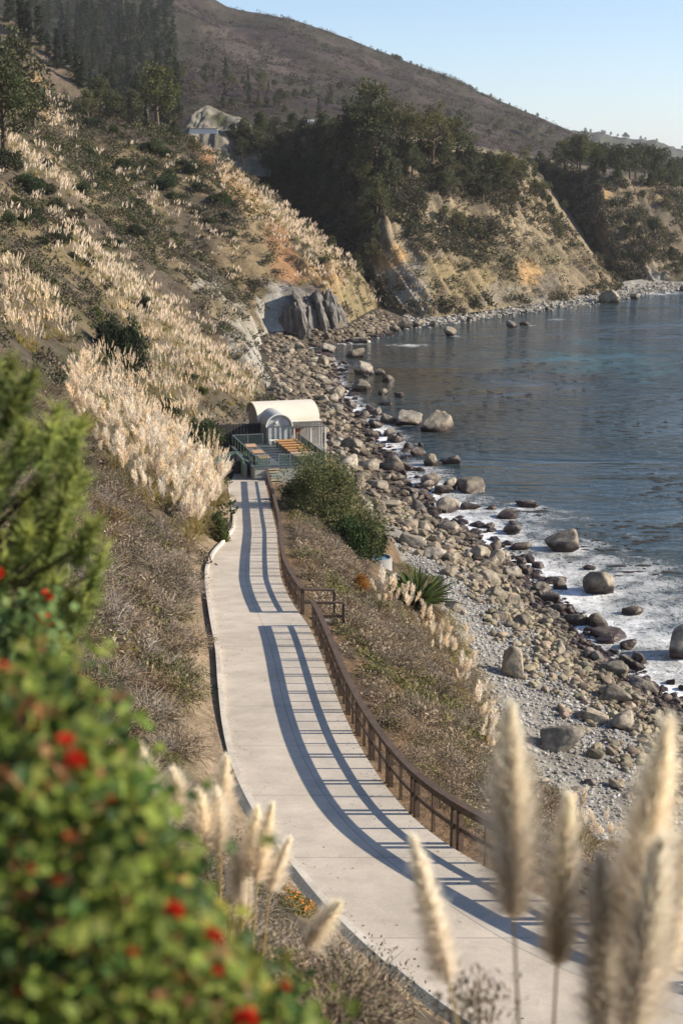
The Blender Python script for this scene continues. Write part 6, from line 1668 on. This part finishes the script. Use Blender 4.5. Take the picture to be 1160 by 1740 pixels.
# flowering bush at the lower left corner
def flower_bush():
    d0 = 3.1; x0 = -.55; gz = ground(x0, d0); org = np.array((x0, d0, gz)); t = thing('flowering_bush', 'leafy light green bush with red blossoms filling the lower left corner', 'bush', tuple(org)); rng = np.random.default_rng(991); vb = VB(); mb = MB()
    poly = [(-80, 1170), (60, 1140), (150, 1165), (205, 1200), (190, 1250), (235, 1300), (240, 1400), (300, 1450), (310, 1520), (360, 1580), (380, 1650), (470, 1690), (540, 1760), (560, 1900), (-80, 1900)]
    tips = []
    while len(tips) < 620:
        px, py = rng.uniform(-80, 560), rng.uniform(1140, 1900)
        if in_poly(np.array([px]), np.array([py]), poly)[0]: tips.append((px, py, 2.55 + 1.5 * rng.random() + .5 * (1 - min(1, (py - 1140) / 500))))
    for i, (px, py, d) in enumerate(tips):
        e = at_y(px, py, d)
        if i % 5 == 0: mb.tube([org + rng.normal(0, .06, 3), org * .4 + e * .6 + (0, 0, -.1), e], [.010, .006, .002], 4)
        n = 15; P_ = e + rng.normal(0, .06, (n, 3)); Nn = unit(rng.normal(0, .5, (n, 3)) + (.25, -.35, .8)); T = unit(np.cross(Nn, rdir(n, rng)))
        L_ = rng.uniform(.022, .052, n); br = rng.uniform(.6, 1.35)
        # rounded leaf: six-sided, slightly cupped
        Sd = np.cross(T, Nn); an = np.array((0, 60, 120, 180, 240, 300)) * math.pi / 180
        Vx = P_[:, None] + (T[:, None] * np.cos(an)[None, :, None] + Sd[:, None] * np.sin(an)[None, :, None] * .85) * (L_ / 2)[:, None, None] + Nn[:, None] * (np.abs(np.sin(an)) * .12)[None, :, None] * L_[:, None, None]
        b_ = (np.arange(n) * 6)[:, None]; F = np.concatenate([b_ + np.array([0, 1, 2, 3]), b_ + np.array([0, 3, 4, 5])])
        hue = rng.random(); base = np.array((0.20, 0.265, 0.042)) if hue < .62 else (np.array((0.055, 0.115, 0.022)) if hue < .85 else np.array((0.30, 0.29, 0.05)) if hue < .93 else np.array((0.30, 0.15, 0.06)))
        vb.add(Vx.reshape(-1, 3), F, None, jit(base * br, n, rng, .2, .05), 6)
    o = mb.build('branches', M_BARK, t); o.location = -org
    o = link('foliage', vb.mesh('foliage', M_LEAF), None, t); o.location = -org
    FL = [(113, 1262, 2.7, .030), (128, 1298, 2.65, .040), (296, 1553, 2.6, .040), (364, 1595, 2.7, .032), (371, 1652, 2.7, .022), (420, 1735, 2.6, .044), (486, 1678, 2.75, .022), (200, 1460, 2.9, .034), (228, 1622, 2.6, .034), (8, 1136, 3.0, .036), (100, 1500, 2.6, .028), (60, 1240, 3.1, .030), (165, 1190, 3.2, .030), (300, 1660, 2.6, .026), (210, 1500, 2.8, .030), (90, 1210, 3.2, .03), (30, 1690, 2.5, .03), (55, 1480, 2.6, .03), (190, 1360, 2.8, .026), (118, 1425, 2.6, .03)]
    for i, (px, py, d, r) in enumerate(FL):
        r *= .72 if i < 7 else .48; c = at_y(px, py, d); vf = VB(); n = 16; ph = np.arange(n) * 2.4; el = np.linspace(1.3, .1, n); T = np.stack([np.cos(ph) * np.cos(el), np.sin(ph) * np.cos(el) - .35, np.sin(el)], 1); T = unit(T)
        V, F = cards(np.zeros((n, 3)) + T * r * .1, T, unit(np.cross(T, (0.3, .2, 1)) + rng.normal(0, .2, (n, 3))), r * rng.uniform(.85, 1.15, n), r * .8)
        col_ = (0.62, 0.035, 0.018) if i < 7 else ((0.55, 0.10, 0.04) if i % 2 else (0.42, 0.06, 0.03))
        vf.add(V, F, None, jit(col_, n, rng, .2, .05), 4); f = link('flower', vf.mesh('flower', M_PETAL), None, t); f.location = c - org
flower_bush()
# two red blossoms on a leafy spray in front of the pine shrub
def spray():
    d0 = 5.6; e0 = at_y(45, 1150, d0); gz = ground(e0[0], d0); org = np.array((e0[0], d0, gz)); t = thing('flowering_spray', 'leafy spray with two red blossoms in front of the pine shrub', 'plant', tuple(org)); rng = np.random.default_rng(995); vb = VB(); mb = MB()
    for k in range(70):
        px, py = rng.uniform(-10, 90), rng.uniform(1005, 1160); e = at_y(px, py, d0 + rng.uniform(-.2, .2)); n = 5
        if k % 6 == 0: mb.tube([org, org * .4 + e * .6, e], [.008, .005, .002], 4)
        P_ = e + rng.normal(0, .04, (n, 3)); V, F = cards(P_, rdir(n, rng), unit(rng.normal(0, .4, (n, 3)) + (.2, -.3, .8)), rng.uniform(.04, .065, n), .05)
        vb.add(V, F, None, jit((0.12, 0.21, 0.035), n, rng, .3, .06), 4)
    o = mb.build('stem', M_BARK, t); o.location = -org; o = link('foliage', vb.mesh('foliage', M_LEAF), None, t); o.location = -org
    for px, py, r in ((73, 1058, .045), (82, 1012, .03), (-2, 975, .03)):
        c = at_y(px, py, d0 - .1); vf = VB(); n = 16; T = unit(rdir(n, rng) + (0, -.3, .3)); V, F = cards(T * r * .1, T, rdir(n, rng), r * 1.0, r * .8); vf.add(V, F, None, jit((0.62, 0.04, 0.015), n, rng, .2, .05), 4); f = link('flower', vf.mesh('flower', M_PETAL), None, t); f.location = c - org
spray()

# ------------------------------------------------------------------ sea haze between the camera and the far hills
hm = bpy.data.materials.new('sea_haze'); hm.use_nodes = True
hn = hm.node_tree.nodes; hn.remove(hn['Principled BSDF'])
pv = hn.new('ShaderNodeVolumePrincipled'); pv.inputs['Color'].default_value = (0.93, 0.95, 1.0, 1); pv.inputs['Density'].default_value = 0.00007; pv.inputs['Anisotropy'].default_value = 0.2
hm.node_tree.links.new(pv.outputs[0], hn['Material Output'].inputs['Volume'])
m = MB(); m.box((0, 8000, 268), (24000, 24000, 550)); hz = m.build('haze', hm); tag(hz, 'thin pale sea haze over the whole cove', None, None, 'stuff')
